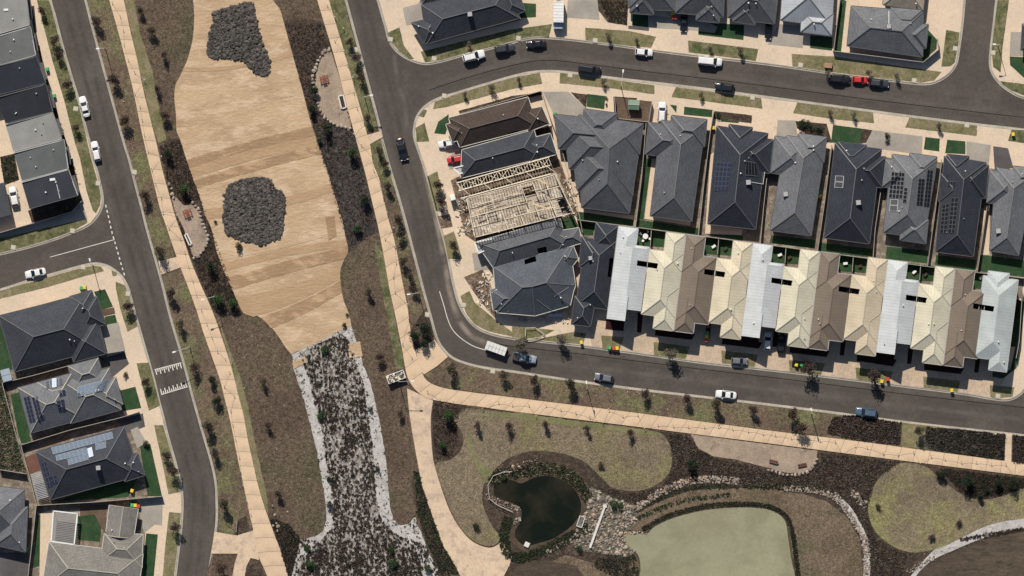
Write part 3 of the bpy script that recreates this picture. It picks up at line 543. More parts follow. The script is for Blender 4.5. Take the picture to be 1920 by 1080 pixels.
# -- worn and dusty strips on the carriageways
def wearstrip(pts, wpx, tint, amt, z=.006):
    wm = noisy('worn_asphalt', *ASP, **ASK); wear(wm, tint, amt); pts = smooth(pts, 4); A = offset(pts, wpx / 2); B = offset(pts, -wpx / 2); n = len(pts) - 1; m = MB()
    for i in range(n): m.face([(*P(*A[i]), z), (*P(*A[i + 1]), z), (*P(*B[i + 1]), z), (*P(*B[i]), z)][::-1], 0, [(i / n, 0), ((i + 1) / n, 0), ((i + 1) / n, 1), (i / n, 1)][::-1])
    tag(m.build('road_wear', wm), kind='structure')
DK, LT, DU = C(.05, .046, .044), C(.115, .104, .094), C(.24, .2, .165)
cW = [(118, -50), (135, 20), (150, 80), (170, 150), (190, 230), (215, 330), (240, 420), (265, 510), (290, 600), (312, 680), (335, 770), (358, 860), (372, 920), (371, 980), (362, 1060), (350, 1130)]
for d_, t_, a_ in ((-9, DK, .75), (9, DK, .75), (-24, LT, .5), (24, LT, .5)): wearstrip(offset(cW, d_), 13, t_, a_)
cM = [(668, -50), (690, 40), (712, 120), (735, 200), (750, 270), (772, 340), (790, 410), (806, 480), (822, 550)]
for d_, t_, a_ in ((10, DK, .6), (-6, DK, .6), (24, LT, .5)): wearstrip(offset(cM, d_), 13, t_, a_, .008)
wearstrip([(792, 300), (806, 360), (820, 420), (832, 480), (842, 540), (858, 595), (885, 630), (930, 650)], 16, DU, 1.0, .0095); wearstrip([(735, 60), (745, 150), (760, 200), (762, 260)], 14, LT, .8, .0095); wearstrip([(810, 330), (822, 390), (838, 460)], 12, DU, .9, .011)
cE = [(880, 655), (950, 668), (1080, 683), (1200, 698), (1320, 713), (1440, 727), (1560, 742), (1680, 757), (1800, 771), (1990, 792)]
for d_, t_, a_ in ((-14, DK, .6), (2, LT, .7), (16, DK, .5), (-26, LT, .6)): wearstrip(offset(cE, d_), 13, t_, a_, .008)
cU = [(800, 160), (870, 137), (950, 115), (1020, 103), (1100, 110), (1210, 124), (1330, 138), (1450, 153), (1580, 170), (1700, 185), (1830, 200), (1990, 218)]
for d_, t_, a_ in ((-12, DK, .5), (4, LT, .6), (16, DK, .5)): wearstrip(offset(cU, d_), 13, t_, a_, .008)
# -- road markings
mk = MB()
def stripe(mb, a, b, wpx, z=.012):
    dx, dy = b[0] - a[0], b[1] - a[1]; l = math.hypot(dx, dy); nx, ny = -dy / l * wpx / 2, dx / l * wpx / 2
    mb.face([(*P(a[0] + nx, a[1] + ny), z), (*P(b[0] + nx, b[1] + ny), z), (*P(b[0] - nx, b[1] - ny), z), (*P(a[0] - nx, a[1] - ny), z)][::-1])
dash = resample([(198, 384), (203, 405), (209, 432), (214, 450), (220, 470), (227, 495), (235, 521)], 28)
for i in range(0, 28, 2):
    m_ = MB(); stripe(m_, dash[i], dash[i + 1], 2.2); tag(m_.build('road_dash', paint), kind='structure')
m_ = MB(); stripe(m_, (94, 482), (215, 449), 1.3); tag(m_.build('road_line', paint), kind='structure')
cl = smooth([(824, 546), (832, 572), (840, 600), (850, 620), (868, 637), (890, 650), (915, 657), (935, 660)])
m_ = MB()
for a, b in zip(cl, cl[1:]): stripe(m_, a, b, 1.4)
tag(m_.build('road_line', paint), kind='structure')
m_ = MB()      # raised crossing: piano-key teeth
for (a, b, s) in (((290, 693), (340, 680), 1), ((302, 740), (352, 725), -1)):
    stripe(m_, a, b, 1.4)
    for i in range(13):
        t = (i + .4) / 13; x = a[0] + (b[0] - a[0]) * t; y = a[1] + (b[1] - a[1]) * t; ln = (10 if i % 2 == 0 else 5) * s
        stripe(m_, (x, y), (x + ln * .26, y + ln), 1.9, z=.016)
tag(m_.build('road_marking', paint), kind='structure')
# ---------------------------------------------------------------- roofs
def cross2(a, b, p): return (b[0] - a[0]) * (p[1] - a[1]) - (b[1] - a[1]) * (p[0] - a[0])
def cliph(poly, n, c):      # keep n.p <= c   (world 2D)
    out = []
    for i in range(len(poly)):
        p, q = poly[i], poly[(i + 1) % len(poly)]
        sp = n[0] * p[0] + n[1] * p[1] - c; sq = n[0] * q[0] + n[1] * q[1] - c
        if sp <= 1e-7: out.append(p)
        if (sp < -1e-7 and sq > 1e-7) or (sp > 1e-7 and sq < -1e-7):
            t = sp / (sp - sq); out.append((p[0] + (q[0] - p[0]) * t, p[1] + (q[1] - p[1]) * t))
    return out
def area2(p): return sum(p[i][0] * p[(i + 1) % len(p)][1] - p[(i + 1) % len(p)][0] * p[i][1] for i in range(len(p)))
def inset(poly, d):
    out = poly
    for i in range(len(poly)):
        a, b = poly[i], poly[(i + 1) % len(poly)]; l = math.dist(a, b)
        n = (-(b[1] - a[1]) / l, (b[0] - a[0]) / l)          # inward for CCW
        out = cliph(out, (-n[0], -n[1]), -(n[0] * a[0] + n[1] * a[1] + d))
    return out
def subtract(poly, hole):
    """convex poly minus convex CCW hole -> list of convex pieces"""
    res = []; cur = poly
    for i in range(len(hole)):
        a, b = hole[i], hole[(i + 1) % len(hole)]; l = math.dist(a, b)
        n = (-(b[1] - a[1]) / l, (b[0] - a[0]) / l); c = n[0] * a[0] + n[1] * a[1]
        out = cliph(cur, n, c)
        if len(out) > 2 and abs(area2(out)) > 1e-3: res.append(out)
        cur = cliph(cur, (-n[0], -n[1]), -c)
        if len(cur) < 3: return res
    return res
class Block:
    """convex roof block; pts in picture pixels, hips = indices of eave edges that slope up (others are gables)"""
    def __init__(s, pts, ez, pitch, hips=None, dz=0):
        s.ez = ez + dz; pw = [P(x, y, ez) for x, y in pts]
        if area2(pw) < 0: pw = pw[::-1]; n = len(pw); hips = None if hips is None else [(n - 2 - h) % n for h in hips]
        s.p = pw; s.pitch = pitch; s.h = list(range(len(pw))) if hips is None else hips
        s.e = []
        for i in range(len(pw)):
            a, b = pw[i], pw[(i + 1) % len(pw)]; l = math.dist(a, b); n = (-(b[1] - a[1]) / l, (b[0] - a[0]) / l)
            s.e.append((n, n[0] * a[0] + n[1] * a[1], a, ((b[0] - a[0]) / l, (b[1] - a[1]) / l)))
    def d(s, i, p): return s.e[i][0][0] * p[0] + s.e[i][0][1] * p[1] - s.e[i][1]
    def z(s, p):
        if any(s.d(i, p) < -1e-3 for i in range(len(s.e))): return None
        return s.ez + s.pitch * min(s.d(i, p) for i in s.h)
    def faces(s):
        for i in s.h:
            poly = s.p
            for j in s.h:
                if j == i: continue
                n = (s.e[i][0][0] - s.e[j][0][0], s.e[i][0][1] - s.e[j][0][1]); c = s.e[i][1] - s.e[j][1]
                if math.hypot(*n) < 1e-6: continue
                poly = cliph(poly, n, c)
                if len(poly) < 3: break
            if len(poly) >= 3 and abs(area2(poly)) > 1e-3: yield i, poly
class House:
    def __init__(s, name, label, cat, blocks, ez, pitch, rmat, cap, holes=(), wallm=None, group=None, fascia=None, vents=0, vseed=0, pipe=None, nocap=False):
        s.blocks = [Block(b[0] if isinstance(b, tuple) and isinstance(b[0], list) else b, ez, pitch, b[1] if isinstance(b, tuple) and isinstance(b[0], list) else None, dz=k * .006) for k, b in enumerate(blocks)]
        allp = [p for b in s.blocks for p in b.p]; cx = sum(p[0] for p in allp) / len(allp); cy = sum(p[1] for p in allp) / len(allp)
        s.o = empty(name, (cx, cy, GZ), label=label, cat=cat, group=group)
        hs = []
        for h in holes:
            hw = [P(x, y, ez + 1.5) for x, y in h]; hs.append(hw if area2(hw) > 0 else hw[::-1])
        roof = MB(); caps = MB(); gut = MB(); wall = MB(); tops = []
        for b in s.blocks:
            seen = []
            for i, poly in b.faces():
                nrm, c0, a0, tv = b.e[i]; sl = math.hypot(1, b.pitch)
                pieces = [poly]
                for h in hs:
                    pieces = [q for pc in pieces for q in subtract(pc, h)]
                for pc in pieces:
                    v = [(x, y, b.ez + b.pitch * max(0, b.d(i, (x, y)))) for x, y in pc]
                    uv = [((x - a0[0]) * tv[0] + (y - a0[1]) * tv[1], b.d(i, (x, y)) * sl) for x, y in pc]
                    roof.face(v, 0, uv)
                for k in range(len(poly)):
                    p, q = poly[k], poly[(k + 1) % len(poly)]
                    dp_, dq_ = b.d(i, p), b.d(i, q)
                    if dp_ < .02 and dq_ < .02: continue
                    mid = ((p[0] + q[0]) / 2, (p[1] + q[1]) / 2)
                    if min(b.d(j, mid) for j in range(len(b.e)) if j != i) > 1e-2 and False: continue
                    if any(math.dist(mid, m) < .05 for m in seen): continue
                    seen.append(mid)
                    if math.dist(p, q) < .1: continue
                    # only keep runs of the ridge that lie above the other blocks
                    n = max(1, int(math.dist(p, q) / .8)); run = None
                    for t in range(n + 1):
                        if t < n:
                            f = (t + .5) / n; mpt = (p[0] + (q[0] - p[0]) * f, p[1] + (q[1] - p[1]) * f); zz = b.ez + b.pitch * b.d(i, mpt)
                            ok = all((o2.z(mpt) or -9) < zz + .03 for o2 in s.blocks if o2 is not b) and not any(all(cross2(h[k2], h[(k2 + 1) % len(h)], mpt) > 0 for k2 in range(len(h))) for h in hs)
                        else: ok = False
                        if ok and run is None: run = t
                        if not ok and run is not None:
                            e = [(p[0] + (q[0] - p[0]) * f, p[1] + (q[1] - p[1]) * f) for f in (run / n, t / n)]
                            z0, z1 = (b.ez + b.pitch * b.d(i, x) + .04 for x in e)
                            caps.bar((*e[0], z0), (*e[1], z1), .17, .07); run = None
            for i, (nrm, c0, a0, tv) in enumerate(b.e):      # gable ends, fascia, gutter
                a, q = b.p[i], b.p[(i + 1) % len(b.p)]
                if i not in b.h:
                    pts = [(a[0], a[1], b.ez), (q[0], q[1], b.ez)]; n = 12; top = []
                    for t in range(n + 1):
                        f = t / n; m = (a[0] + (q[0] - a[0]) * f, a[1] + (q[1] - a[1]) * f); top.append((*m, b.ez + b.pitch * max(0, min(b.d(j, m) for j in b.h)) - .01))
                    roof.face([(a[0], a[1], b.ez - .2), (q[0], q[1], b.ez - .2)] + top[::-1], 1)
                else:
                    roof.face([(a[0], a[1], b.ez - .2), (q[0], q[1], b.ez - .2), (q[0], q[1], b.ez), (a[0], a[1], b.ez)], 1)
                    n = max(1, int(math.dist(a, q) / .8)); run = None
                    for t in range(n + 1):
                        if t < n:
                            f = (t + .5) / n; m = (a[0] + (q[0] - a[0]) * f - nrm[0] * .02, a[1] + (q[1] - a[1]) * f - nrm[1] * .02); ok = all(o2.z(m) is None for o2 in s.blocks if o2 is not b)
                        else: ok = False
                        if ok and run is None: run = t
                        if not ok and run is not None:
                            e = [(a[0] + (q[0] - a[0]) * f - nrm[0] * .06, a[1] + (q[1] - a[1]) * f - nrm[1] * .06, b.ez - .04) for f in (run / n, t / n)]
                            gut.bar(e[0], e[1], .13, .11); run = None
            sof = [b.p]
            for h in hs: sof = [q for pc in sof for q in subtract(pc, h)]
            for pc in sof: roof.face([(x, y, b.ez - .19) for x, y in pc[::-1]], 1)
            wp = inset(b.p, .45)
            if len(wp) > 2: wall.prism(wp, GZ - .02, b.ez - .1 - .003 * s.blocks.index(b), cap=False)
        for h in hs:      # lining of the light well
            wall.add([(x, y, GZ) for x, y in h] + [(x, y, ez + .1) for x, y in h], [(i, (i + 1) % 4, 4 + (i + 1) % 4, 4 + i) for i in range(4)], 1)
            wall.add([(x, y, GZ + .2) for x, y in h], [(0, 1, 2, 3)], 1)
        local(roof, s.o).build('roof', [rmat, fascia or soff], s.o)
        if caps.v and not nocap: local(caps, s.o).build('ridge_cap', cap, s.o)
        if gut.v: local(gut, s.o).build('gutter', fascia or soff, s.o)
        local(wall, s.o).build('wall', [wallm or brickm, wellm], s.o)
        s.ez = ez; rng = random.Random(vseed * 31 + 5)
        for k in range(vents):
            b = rng.choice(s.blocks); cxy = [sum(p[j] for p in b.p) / len(b.p) for j in (0, 1)]; p = rng.choice(b.p); f = rng.uniform(.1, .6)
            s.vent((cxy[0] * (1 - f) + p[0] * f, cxy[1] * (1 - f) + p[1] * f), rng)
    def z(s, p):
        zs = [b.z(p) for b in s.blocks]; zs = [z for z in zs if z is not None]
        return max(zs) if zs else s.ez
    def normal(s, p):
        e = .15; gx = (s.z((p[0] + e, p[1])) - s.z((p[0] - e, p[1]))) / (2 * e); gy = (s.z((p[0], p[1] + e)) - s.z((p[0], p[1] - e))) / (2 * e)
        return Vector((-gx, -gy, 1)).normalized()
    def vent(s, p, rng):
        m = MB(); z = s.z(p) - s.o.location.z; r = rng.uniform(.09, .16); x, y = p[0] - s.o.location.x, p[1] - s.o.location.y
        m.tube((x, y, z - .1), (x, y, z + .3), r * .7, r * .7, 8); m.tube((x, y, z + .3), (x, y, z + .42), r * 1.3, r, 8)
        m.build('roof_vent', rng.choice([whitem, greym, whitem]), s.o)
    def on_roof(s, name, quad, mats, nu=1, nv=1, gap=.08, lift=.12, th=.05, frame=None, label=None, px=True):
        q = [P(x, y, s.ez + 1) for x, y in quad]
        def at(u, v): return tuple((q[0][c] * (1 - u) + q[1][c] * u) * (1 - v) + (q[3][c] * (1 - u) + q[2][c] * u) * v for c in (0, 1))
        for j in range(nv):
            for i in range(nu):
                u0, u1 = i / nu, (i + 1) / nu; v0, v1 = j / nv, (j + 1) / nv
                gu = gap / max(.3, math.dist(q[0], q[1])) / 2; gv = gap / max(.3, math.dist(q[0], q[3])) / 2
                cc = at((u0 + u1) / 2, (v0 + v1) / 2); n = s.normal(cc); zc = s.z(cc)
                def pt(p, h): return (p[0] - cc[0] + n.x * h, p[1] - cc[1] + n.y * h, -(n.x * (p[0] - cc[0]) + n.y * (p[1] - cc[1])) / n.z + n.z * h)
                cs = [at(u0 + gu, v0 + gv), at(u1 - gu, v0 + gv), at(u1 - gu, v1 - gv), at(u0 + gu, v1 - gv)]
                if (cs[1][0] - cs[0][0]) * (cs[3][1] - cs[0][1]) - (cs[1][1] - cs[0][1]) * (cs[3][0] - cs[0][0]) < 0: cs = [cs[0], cs[3], cs[2], cs[1]]
                m = MB(); lo = [pt(p, lift) for p in cs]; hi = [pt(p, lift + th) for p in cs]
                m.add(lo + hi, [(0, 1, 5, 4), (1, 2, 6, 5), (2, 3, 7, 6), (3, 0, 4, 7), (3, 2, 1, 0)], 1)
                ins = [tuple(h_[k] * .93 for k in range(3)) for h_ in hi]; mid = [sum(h_[k] for h_ in hi) / 4 for k in range(3)]
                ins = [tuple(mid[k] + (h_[k] - mid[k]) * .93 for k in range(3)) for h_ in hi]
                m.add(hi + ins, [(0, 1, 5, 4), (1, 2, 6, 5), (2, 3, 7, 6), (3, 0, 4, 7)], 1); m.add(ins, [(0, 1, 2, 3)], 0)
                ob = m.build(name, mats, s.o); ob.location = (cc[0] - s.o.location.x, cc[1] - s.o.location.y, zc - s.o.location.z)
                if label: ob['label'] = label
    def cooler(s, px, py, sz=1.1):
        p = P(px, py, s.ez + 1.5); z = s.z(p); m = MB(); m.box((0, 0, .1), (sz * .8, sz * .8, .5), .1); m.box((0, 0, .5), (sz, sz, .5), .1, 0, .85)
        for k in range(4): m.box((0, 0, .32 + .1 * k), (sz * 1.02, sz * 1.02, .02), .1, 1, 1)
        o = m.build('rooftop_cooler', [greym, soff], s.o); o.location = (p[0] - s.o.location.x, p[1] - s.o.location.y, z - s.o.location.z)
    def pipe(s, pts):
        m = MB(); w3 = []
        for x, y in pts: p = P(x, y, s.ez + 1); w3.append((p[0] - s.o.location.x, p[1] - s.o.location.y, s.z(p) - s.o.location.z + .05))
        for a, b in zip(w3, w3[1:]): m.bar(a, b, .1, .06)
        m.build('roof_pipe', whitem, s.o)

whitem = flat('white_paint', C(.75, .75, .73)); greym = flat('grey_paint', C(.38, .38, .38)); soff = flat('fascia_charcoal', C(.09, .09, .095)); wellm = flat('dark_well_lining', C(.025, .025, .03))
brickm = noisy('brick_wall', C(.24, .17, .12), C(.2, .14, .1), s1=1, fine=.25, fs=6, bump=.02); renderm = noisy('rendered_wall', C(.45, .4, .33), C(.4, .36, .3), s1=.5, fine=.08)
fasw = flat('fascia_white', C(.6, .58, .52))
rdark = roofmat('dark_tiles', C(.06, .064, .078), line=.45); rdark2 = roofmat('black_tiles', C(.042, .047, .06), line=.45); rmid = roofmat('grey_tiles', C(.112, .117, .13)); rlight = roofmat('light_grey_tiles', C(.2, .19, .175), line=.35)
rgrey2 = roofmat('mid_grey_tiles', C(.152, .158, .172)); rbrown = roofmat('brown_tiles', C(.075, .058, .05), line=.5); rblue = roofmat('blue_grey_tiles', C(.095, .106, .125))
capl = flat('pale_ridge', C(.13, .13, .13)); capd = flat('grey_ridge', C(.1, .1, .1)); capb = flat('brown_ridge', C(.13, .1, .085)); capg = flat('light_ridge', C(.17, .168, .165)); capw = flat('cream_ridge', C(.42, .39, .32))
PN = .62
def HH(label, blocks, mat, cap, ez=2.75, pitch=PN, **k): return House('house', label, 'house', blocks, ez, pitch, mat, cap, **k)
def inc(k): return dict(vents=3, vseed=k)

# middle row, left to right
h1 = HH('widest grey tiled house with stepped hips down its west side', [[(1085, 215), (1206, 232), (1180, 400), (1090, 389)], [(1039, 214), (1206, 232), (1199, 290), (1047, 279)], [(1056, 225), (1203, 240), (1190, 325), (1067, 317)], [(1070, 265), (1196, 280), (1186, 368), (1082, 357)], [(1095, 204), (1157, 212), (1151, 265), (1090, 258)]], rmid, capd, **inc(1))
h2 = HH('dark grey house with long lawn strip on its west side and narrow garage wing', [[(1240, 225), (1322, 236), (1297, 415), (1219, 405)], [(1216, 229), (1290, 238), (1282, 299), (1209, 289)], [(1259, 216), (1326, 224), (1321, 275), (1255, 266)]], rmid, capg, **inc(2))
h3 = HH('dark house with blue solar block on west slope and square cooler on east slope', [[(1344, 236), (1440, 250), (1417, 430), (1327, 420)], [(1380, 252), (1450, 262), (1443, 325), (1378, 316)], [(1367, 233), (1411, 239), (1406, 285), (1362, 276)]], rdark2, capl, **inc(3))
h4 = HH('grey house with roof cooler and green and yellow bins at its east wall', [[(1475, 254), (1549, 265), (1521, 442), (1444, 432)], [(1453, 255), (1520, 264), (1512, 335), (1445, 324)], [(1497, 250), (1550, 257), (1545, 305), (1491, 295)]], rgrey2, capg, **inc(4))
h5 = HH('charcoal house with one twin pane skylight and a large garage wing to the east', [[(1566, 268), (1653, 280), (1630, 457), (1545, 446)], [(1590, 288), (1661, 294), (1655, 352), (1584, 344)], [(1572, 266), (1625, 272), (1619, 320), (1566, 312)]], rdark2, capl, **inc(5))
h6 = HH('grey house with black solar blocks on both slopes and a small rear hip', [[(1673, 289), (1757, 300), (1733, 447), (1656, 436)], [(1660, 298), (1710, 302), (1704, 357), (1653, 350)], [(1706, 287), (1757, 294), (1751, 340), (1701, 332)], [(1692, 405), (1741, 412), (1736, 457), (1687, 450)]], rgrey2, capg, **inc(6))
h7 = HH('blackish house with two long black solar strips on its west slope', [[(1771, 292), (1849, 305), (1825, 481), (1754, 472)], [(1795, 303), (1854, 310), (1848, 372), (1789, 362)], [(1775, 289), (1817, 293), (1812, 335), (1769, 328)], [(1764, 325), (1810, 332), (1806, 383), (1760, 378)]], rdark2, capd, **inc(7))
h8 = HH('mid grey house cut by the right picture edge above the last green lawn', [[(1869, 314), (1940, 325), (1910, 479), (1855, 470)], [(1856, 319), (1915, 327), (1908, 388), (1850, 380)], [(1900, 311), (1950, 317), (1945, 355), (1895, 348)]], rgrey2, capg, **inc(8))
# corner cluster
ha = HH('brown tiled house on the street corner with a small east wing', [[(841, 221), (990, 182), (1008, 238), (862, 276)], [(985, 206), (1016, 200), (1030, 232), (990, 247)], [(836, 233), (870, 226), (880, 258), (848, 266)]], rbrown, capb, fascia=fasw, holes=[[(951, 250), (972, 244), (975, 257), (955, 263)]], **inc(9))
hb = HH('charcoal house between the brown house and the timber frame site', [[(866, 281), (1001, 243), (1016, 296), (864, 334)], [(985, 262), (1032, 250), (1044, 289), (995, 302)]], rdark, capl, fascia=fasw, **inc(10))
hc = HH('charcoal house directly below the timber frame site', [[(892, 454), (1050, 409), (1064, 462), (925, 502)], [(1040, 434), (1085, 427), (1092, 455), (1048, 468)]], rmid, capg, fascia=fasw, holes=[[(1007, 466), (1024, 462), (1026, 472), (1010, 477)]], **inc(11))
hd = HH('unfinished slate blue house with jagged roof on the road bend', [[(925, 500), (1068, 462), (1079, 535), (1066, 574), (1003, 592), (932, 586)], [(919, 543), (975, 528), (992, 585), (925, 582)], [(1045, 470), (1075, 461), (1084, 485), (1070, 503), (1045, 500)], [(1020, 520), (1079, 530), (1069, 573), (1012, 588)], [(940, 520), (985, 508), (992, 588), (950, 587)], [(975, 512), (1030, 500), (1035, 583), (1002, 591), (980, 588)]], rblue, capg, fascia=fasw, holes=[[(983, 485), (1004, 480), (1006, 490), (984, 496)]], **inc(12))
he = HH('narrow charcoal house beside the white end townhouse', [[(1098, 447), (1156, 452), (1140, 580), (1080, 572)], [(1118, 417), (1159, 424), (1154, 468), (1112, 462)], [(1091, 442), (1135, 460), (1130, 510), (1086, 500)], [(1078, 555), (1117, 562), (1107, 612), (1071, 608)]], rdark2, capl, holes=[[(1143, 484), (1151, 484), (1147, 520), (1139, 519)]], **inc(13))
he.cooler(1107, 484, .95)
# north row
n1 = HH('charcoal house on the top corner with long roof facing the bend', [[(790, 9), (952, -32), (974, 34), (800, 82)], [(771, 43), (815, 32), (830, 72), (795, 82)], [(925, -20), (968, -25), (985, 20), (950, 35)]], rdark, capl, fascia=soff, **inc(14))
n1.cooler(881, 27, 1.1)
n2 = HH('dark house behind a brown garden with hipped garage wing', [[(1178, -60), (1268, -50), (1264, 20), (1178, 16)], [(1182, -25), (1230, -20), (1225, 28), (1181, 24)]], rmid, capd, **inc(15))
n3 = HH('dark house between driveways with red bins at its corner', [[(1269, -50), (1360, -40), (1356, 32), (1266, 24)], [(1308, -8), (1353, -3), (1348, 43), (1305, 38)]], rmid, capd, **inc(16))
n4 = HH('charcoal house above the dark lawn with pale gable trim', [[(1364, -45), (1462, -30), (1452, 45), (1364, 33)], [(1378, 0), (1422, 5), (1415, 47), (1374, 40)]], rmid, capl, **inc(17))
n5 = HH('pale blue grey house with stepped front facing the upper street', [[(1470, -60), (1566, -50), (1560, 50), (1463, 38)], [(1503, 18), (1563, 24), (1559, 67), (1501, 60)]], roofmat('pale_metal_roof', C(.42, .44, .47), metal=True, course=.7, line=.12, var=.05), capg, **inc(18))
n6 = HH('grey house inside the corner block fence with a roof cooler', [[(1596, 11), (1731, 22), (1730, 107), (1588, 86)], [(1692, 40), (1741, 46), (1736, 91), (1688, 86)], [(1670, 14), (1729, 19), (1726, 60), (1668, 56)]], rgrey2, capd, **inc(19))
n6.cooler(1666, 50, 1.1); n6.pipe([(1667, 20), (1666, 46)])
n7 = HH('cream tiled house at the top edge near the side street', [[(1661, -40), (1737, -32), (1731, 19), (1655, 9)]], roofmat('cream_tiles', C(.38, .33, .26), line=.5), capw, **inc(20))
n8 = HH('dark roof at the far top right corner', [[(1917, 45), (1970, 50), (1968, 98), (1914, 94)]], rdark, capd)
n9 = HH('small dark roof at the top edge beside the corner house', [[(786, -30), (860, -60), (868, -12), (792, 7)]], rdark, capl)
# south west
s1 = HH('large charcoal house on the corner below the side road', [[(-2, 592), (160, 551), (188, 655), (27, 697)], [(140, 566), (182, 556), (198, 608), (154, 620)], [(120, 618), (184, 600), (199, 663), (138, 679)], [(130, 556), (172, 544), (186, 594), (142, 604)]], rdark, capl, **inc(21))
s2 = HH('grey house with dark and bright solar arrays on three slopes', [[(34, 727), (135, 699), (158, 785), (57, 812)], [(112, 712), (205, 690), (228, 768), (132, 794)], [(127, 686), (184, 671), (196, 715), (139, 730)], [(170, 721), (217, 707), (231, 758), (184, 772)], [(70, 717), (135, 699), (146, 745), (82, 762)]], rgrey2, capw, **inc(22))
s3 = HH('charcoal house with pale solar rows and terracotta deck', [[(67, 847), (233, 800), (260, 892), (94, 937)], [(222, 860), (258, 849), (272, 891), (234, 903)]], rdark, capl, **inc(23))
s3.cooler(185, 877, 1.1)
s4 = HH('light grey house with square garage roof and striped carport', [[(92, 1016), (268, 1038), (258, 1120), (78, 1104)], [(196, 1000), (268, 1002), (266, 1065), (188, 1052)], ([(205, 947), (259, 954), (250, 1010), (198, 1004)], [1, 3])], rlight, capw, fascia=fasw, pitch=.38, **inc(24))
s5 = HH('grey roofed house cut by the left edge at the bottom', [[(-60, 905), (46, 918), (44, 1010), (-60, 1000)], [(0, 960), (52, 950), (48, 1035), (-10, 1022)]], rgrey2, capg, **inc(25))

# ---- solar panels and skylights
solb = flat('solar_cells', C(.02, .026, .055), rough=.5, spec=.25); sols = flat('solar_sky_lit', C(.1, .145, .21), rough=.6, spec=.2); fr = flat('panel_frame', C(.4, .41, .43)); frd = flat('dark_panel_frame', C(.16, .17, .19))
sole = flat('black_solar', C(.012, .013, .017), rough=.5, spec=.2); glassb = flat('pale_skylight', C(.4, .48, .6), rough=.6)
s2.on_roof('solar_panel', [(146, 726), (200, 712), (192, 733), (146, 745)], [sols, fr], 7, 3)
s2.on_roof('solar_panel', [(44, 745), (56, 742), (68, 790), (56, 793)], [solb, frd], 2, 6); s2.on_roof('solar_panel', [(60, 745), (72, 742), (82, 784), (71, 787)], [solb, frd], 2, 6)
s2.on_roof('solar_panel', [(106, 752), (120, 748), (124, 766), (110, 770)], [solb, frd], 2, 3); s2.on_roof('solar_panel', [(84, 716), (118, 709), (119, 721), (87, 731)], [solb, fr], 4, 3); s2.on_roof('solar_panel', [(110, 733), (122, 730), (124, 741), (112, 744)], [solb, frd], 2, 2)
s2.on_roof('skylight', [(97, 711), (106, 710), (107, 727), (98, 728)], [glassb, whitem], 1, 1, lift=.25)
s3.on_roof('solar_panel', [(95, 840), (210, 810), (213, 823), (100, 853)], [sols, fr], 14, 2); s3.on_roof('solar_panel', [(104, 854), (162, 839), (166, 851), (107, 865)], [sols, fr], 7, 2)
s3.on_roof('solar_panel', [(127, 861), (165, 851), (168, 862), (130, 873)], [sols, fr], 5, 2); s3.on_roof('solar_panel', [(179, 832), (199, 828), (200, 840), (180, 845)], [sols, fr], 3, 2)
s3.on_roof('solar_panel', [(77, 868), (87, 864), (100, 911), (90, 914)], [solb, frd], 2, 5); s3.on_roof('solar_panel', [(93, 893), (108, 889), (110, 904), (98, 909)], [solb, frd], 2, 2)
s3.on_roof('skylight', [(164, 842), (173, 839), (177, 856), (168, 859)], [glassb, whitem], 1, 1, lift=.25)
h3.on_roof('solar_panel', [(1345, 303), (1372, 306), (1366, 357), (1339, 358)], [solb, frd], 4, 6); h3.on_roof('solar_panel', [(1398, 301), (1417, 305), (1421, 331), (1396, 329)], [sole, frd], 4, 1)
h6.on_roof('solar_panel', [(1672, 322), (1697, 324), (1692, 373), (1667, 371)], [sole, fr], 4, 6); h6.on_roof('solar_panel', [(1695, 352), (1702, 352), (1700, 381), (1692, 380)], [sole, fr], 1, 4)
h6.on_roof('solar_panel', [(1721, 335), (1733, 335), (1729, 385), (1717, 384)], [sole, frd], 2, 7); h6.on_roof('solar_panel', [(1738, 318), (1749, 319), (1742, 387), (1731, 386)], [sole, frd], 2, 9)
h7.on_roof('solar_panel', [(1768, 384), (1780, 381), (1776, 438), (1763, 437)], [sole, frd], 2, 7, gap=.03); h7.on_roof('solar_panel', [(1784, 371), (1797, 371), (1790, 438), (1778, 437)], [sole, frd], 2, 8, gap=.03)
h7.on_roof('solar_panel', [(1778, 340), (1792, 340), (1792, 349), (1776, 349)], [sole, frd], 3, 1)
h5.on_roof('skylight', [(1567, 329), (1583, 330), (1581, 353), (1565, 352)], [rmid, whitem], 1, 2); h6.on_roof('skylight', [(1670, 373), (1685, 374), (1683, 397), (1668, 396)], [rgrey2, whitem], 1, 2)
h3.cooler(1403, 342, 1.15); h3.pipe([(1406, 341), (1431, 345), (1434, 322)]); h4.cooler(1473, 364, 1.15); h5.cooler(1609, 380, 1.15); h8.cooler(1872, 433, 1.2)

# flat carport roof of s4, pergola of s3
def slat_roof(host, quad, z, n, mat, name, th=.05, fill=.7, post=True, frame=True):
    m = MB(); q = [P(x, y, z) for x, y in quad]; o = host
    def at(u, v): return tuple((q[0][c] * (1 - u) + q[1][c] * u) * (1 - v) + (q[3][c] * (1 - u) + q[2][c] * u) * v - o.location[c] for c in (0, 1))
    z0 = z - o.location.z
    for i in range(n):
        a, b = at(0, (i + .5) / n), at(1, (i + .5) / n); s_ = MB(); s_.bar((*a, z0), (*b, z0), math.dist(at(0, 0), at(0, 1)) / n * fill, th); s_.build(name, mat, o)
    if frame:
        f = MB(); c = [at(0, 0), at(1, 0), at(1, 1), at(0, 1)]
        for a, b in zip(c, c[1:] + c[:1]): f.bar((*a, z0), (*b, z0), .28, .16)
        for a in c: f.bar((a[0], a[1], 0), (a[0], a[1], z0), .1, .1)
        f.build('pergola_frame', whitem, o)
slat_roof(s4.o, [(100, 958), (145, 963), (139, 1021), (96, 1015)], 2.7, 18, flat('ribbed_sheet', C(.23, .225, .22)), 'carport_sheet', fill=.72)
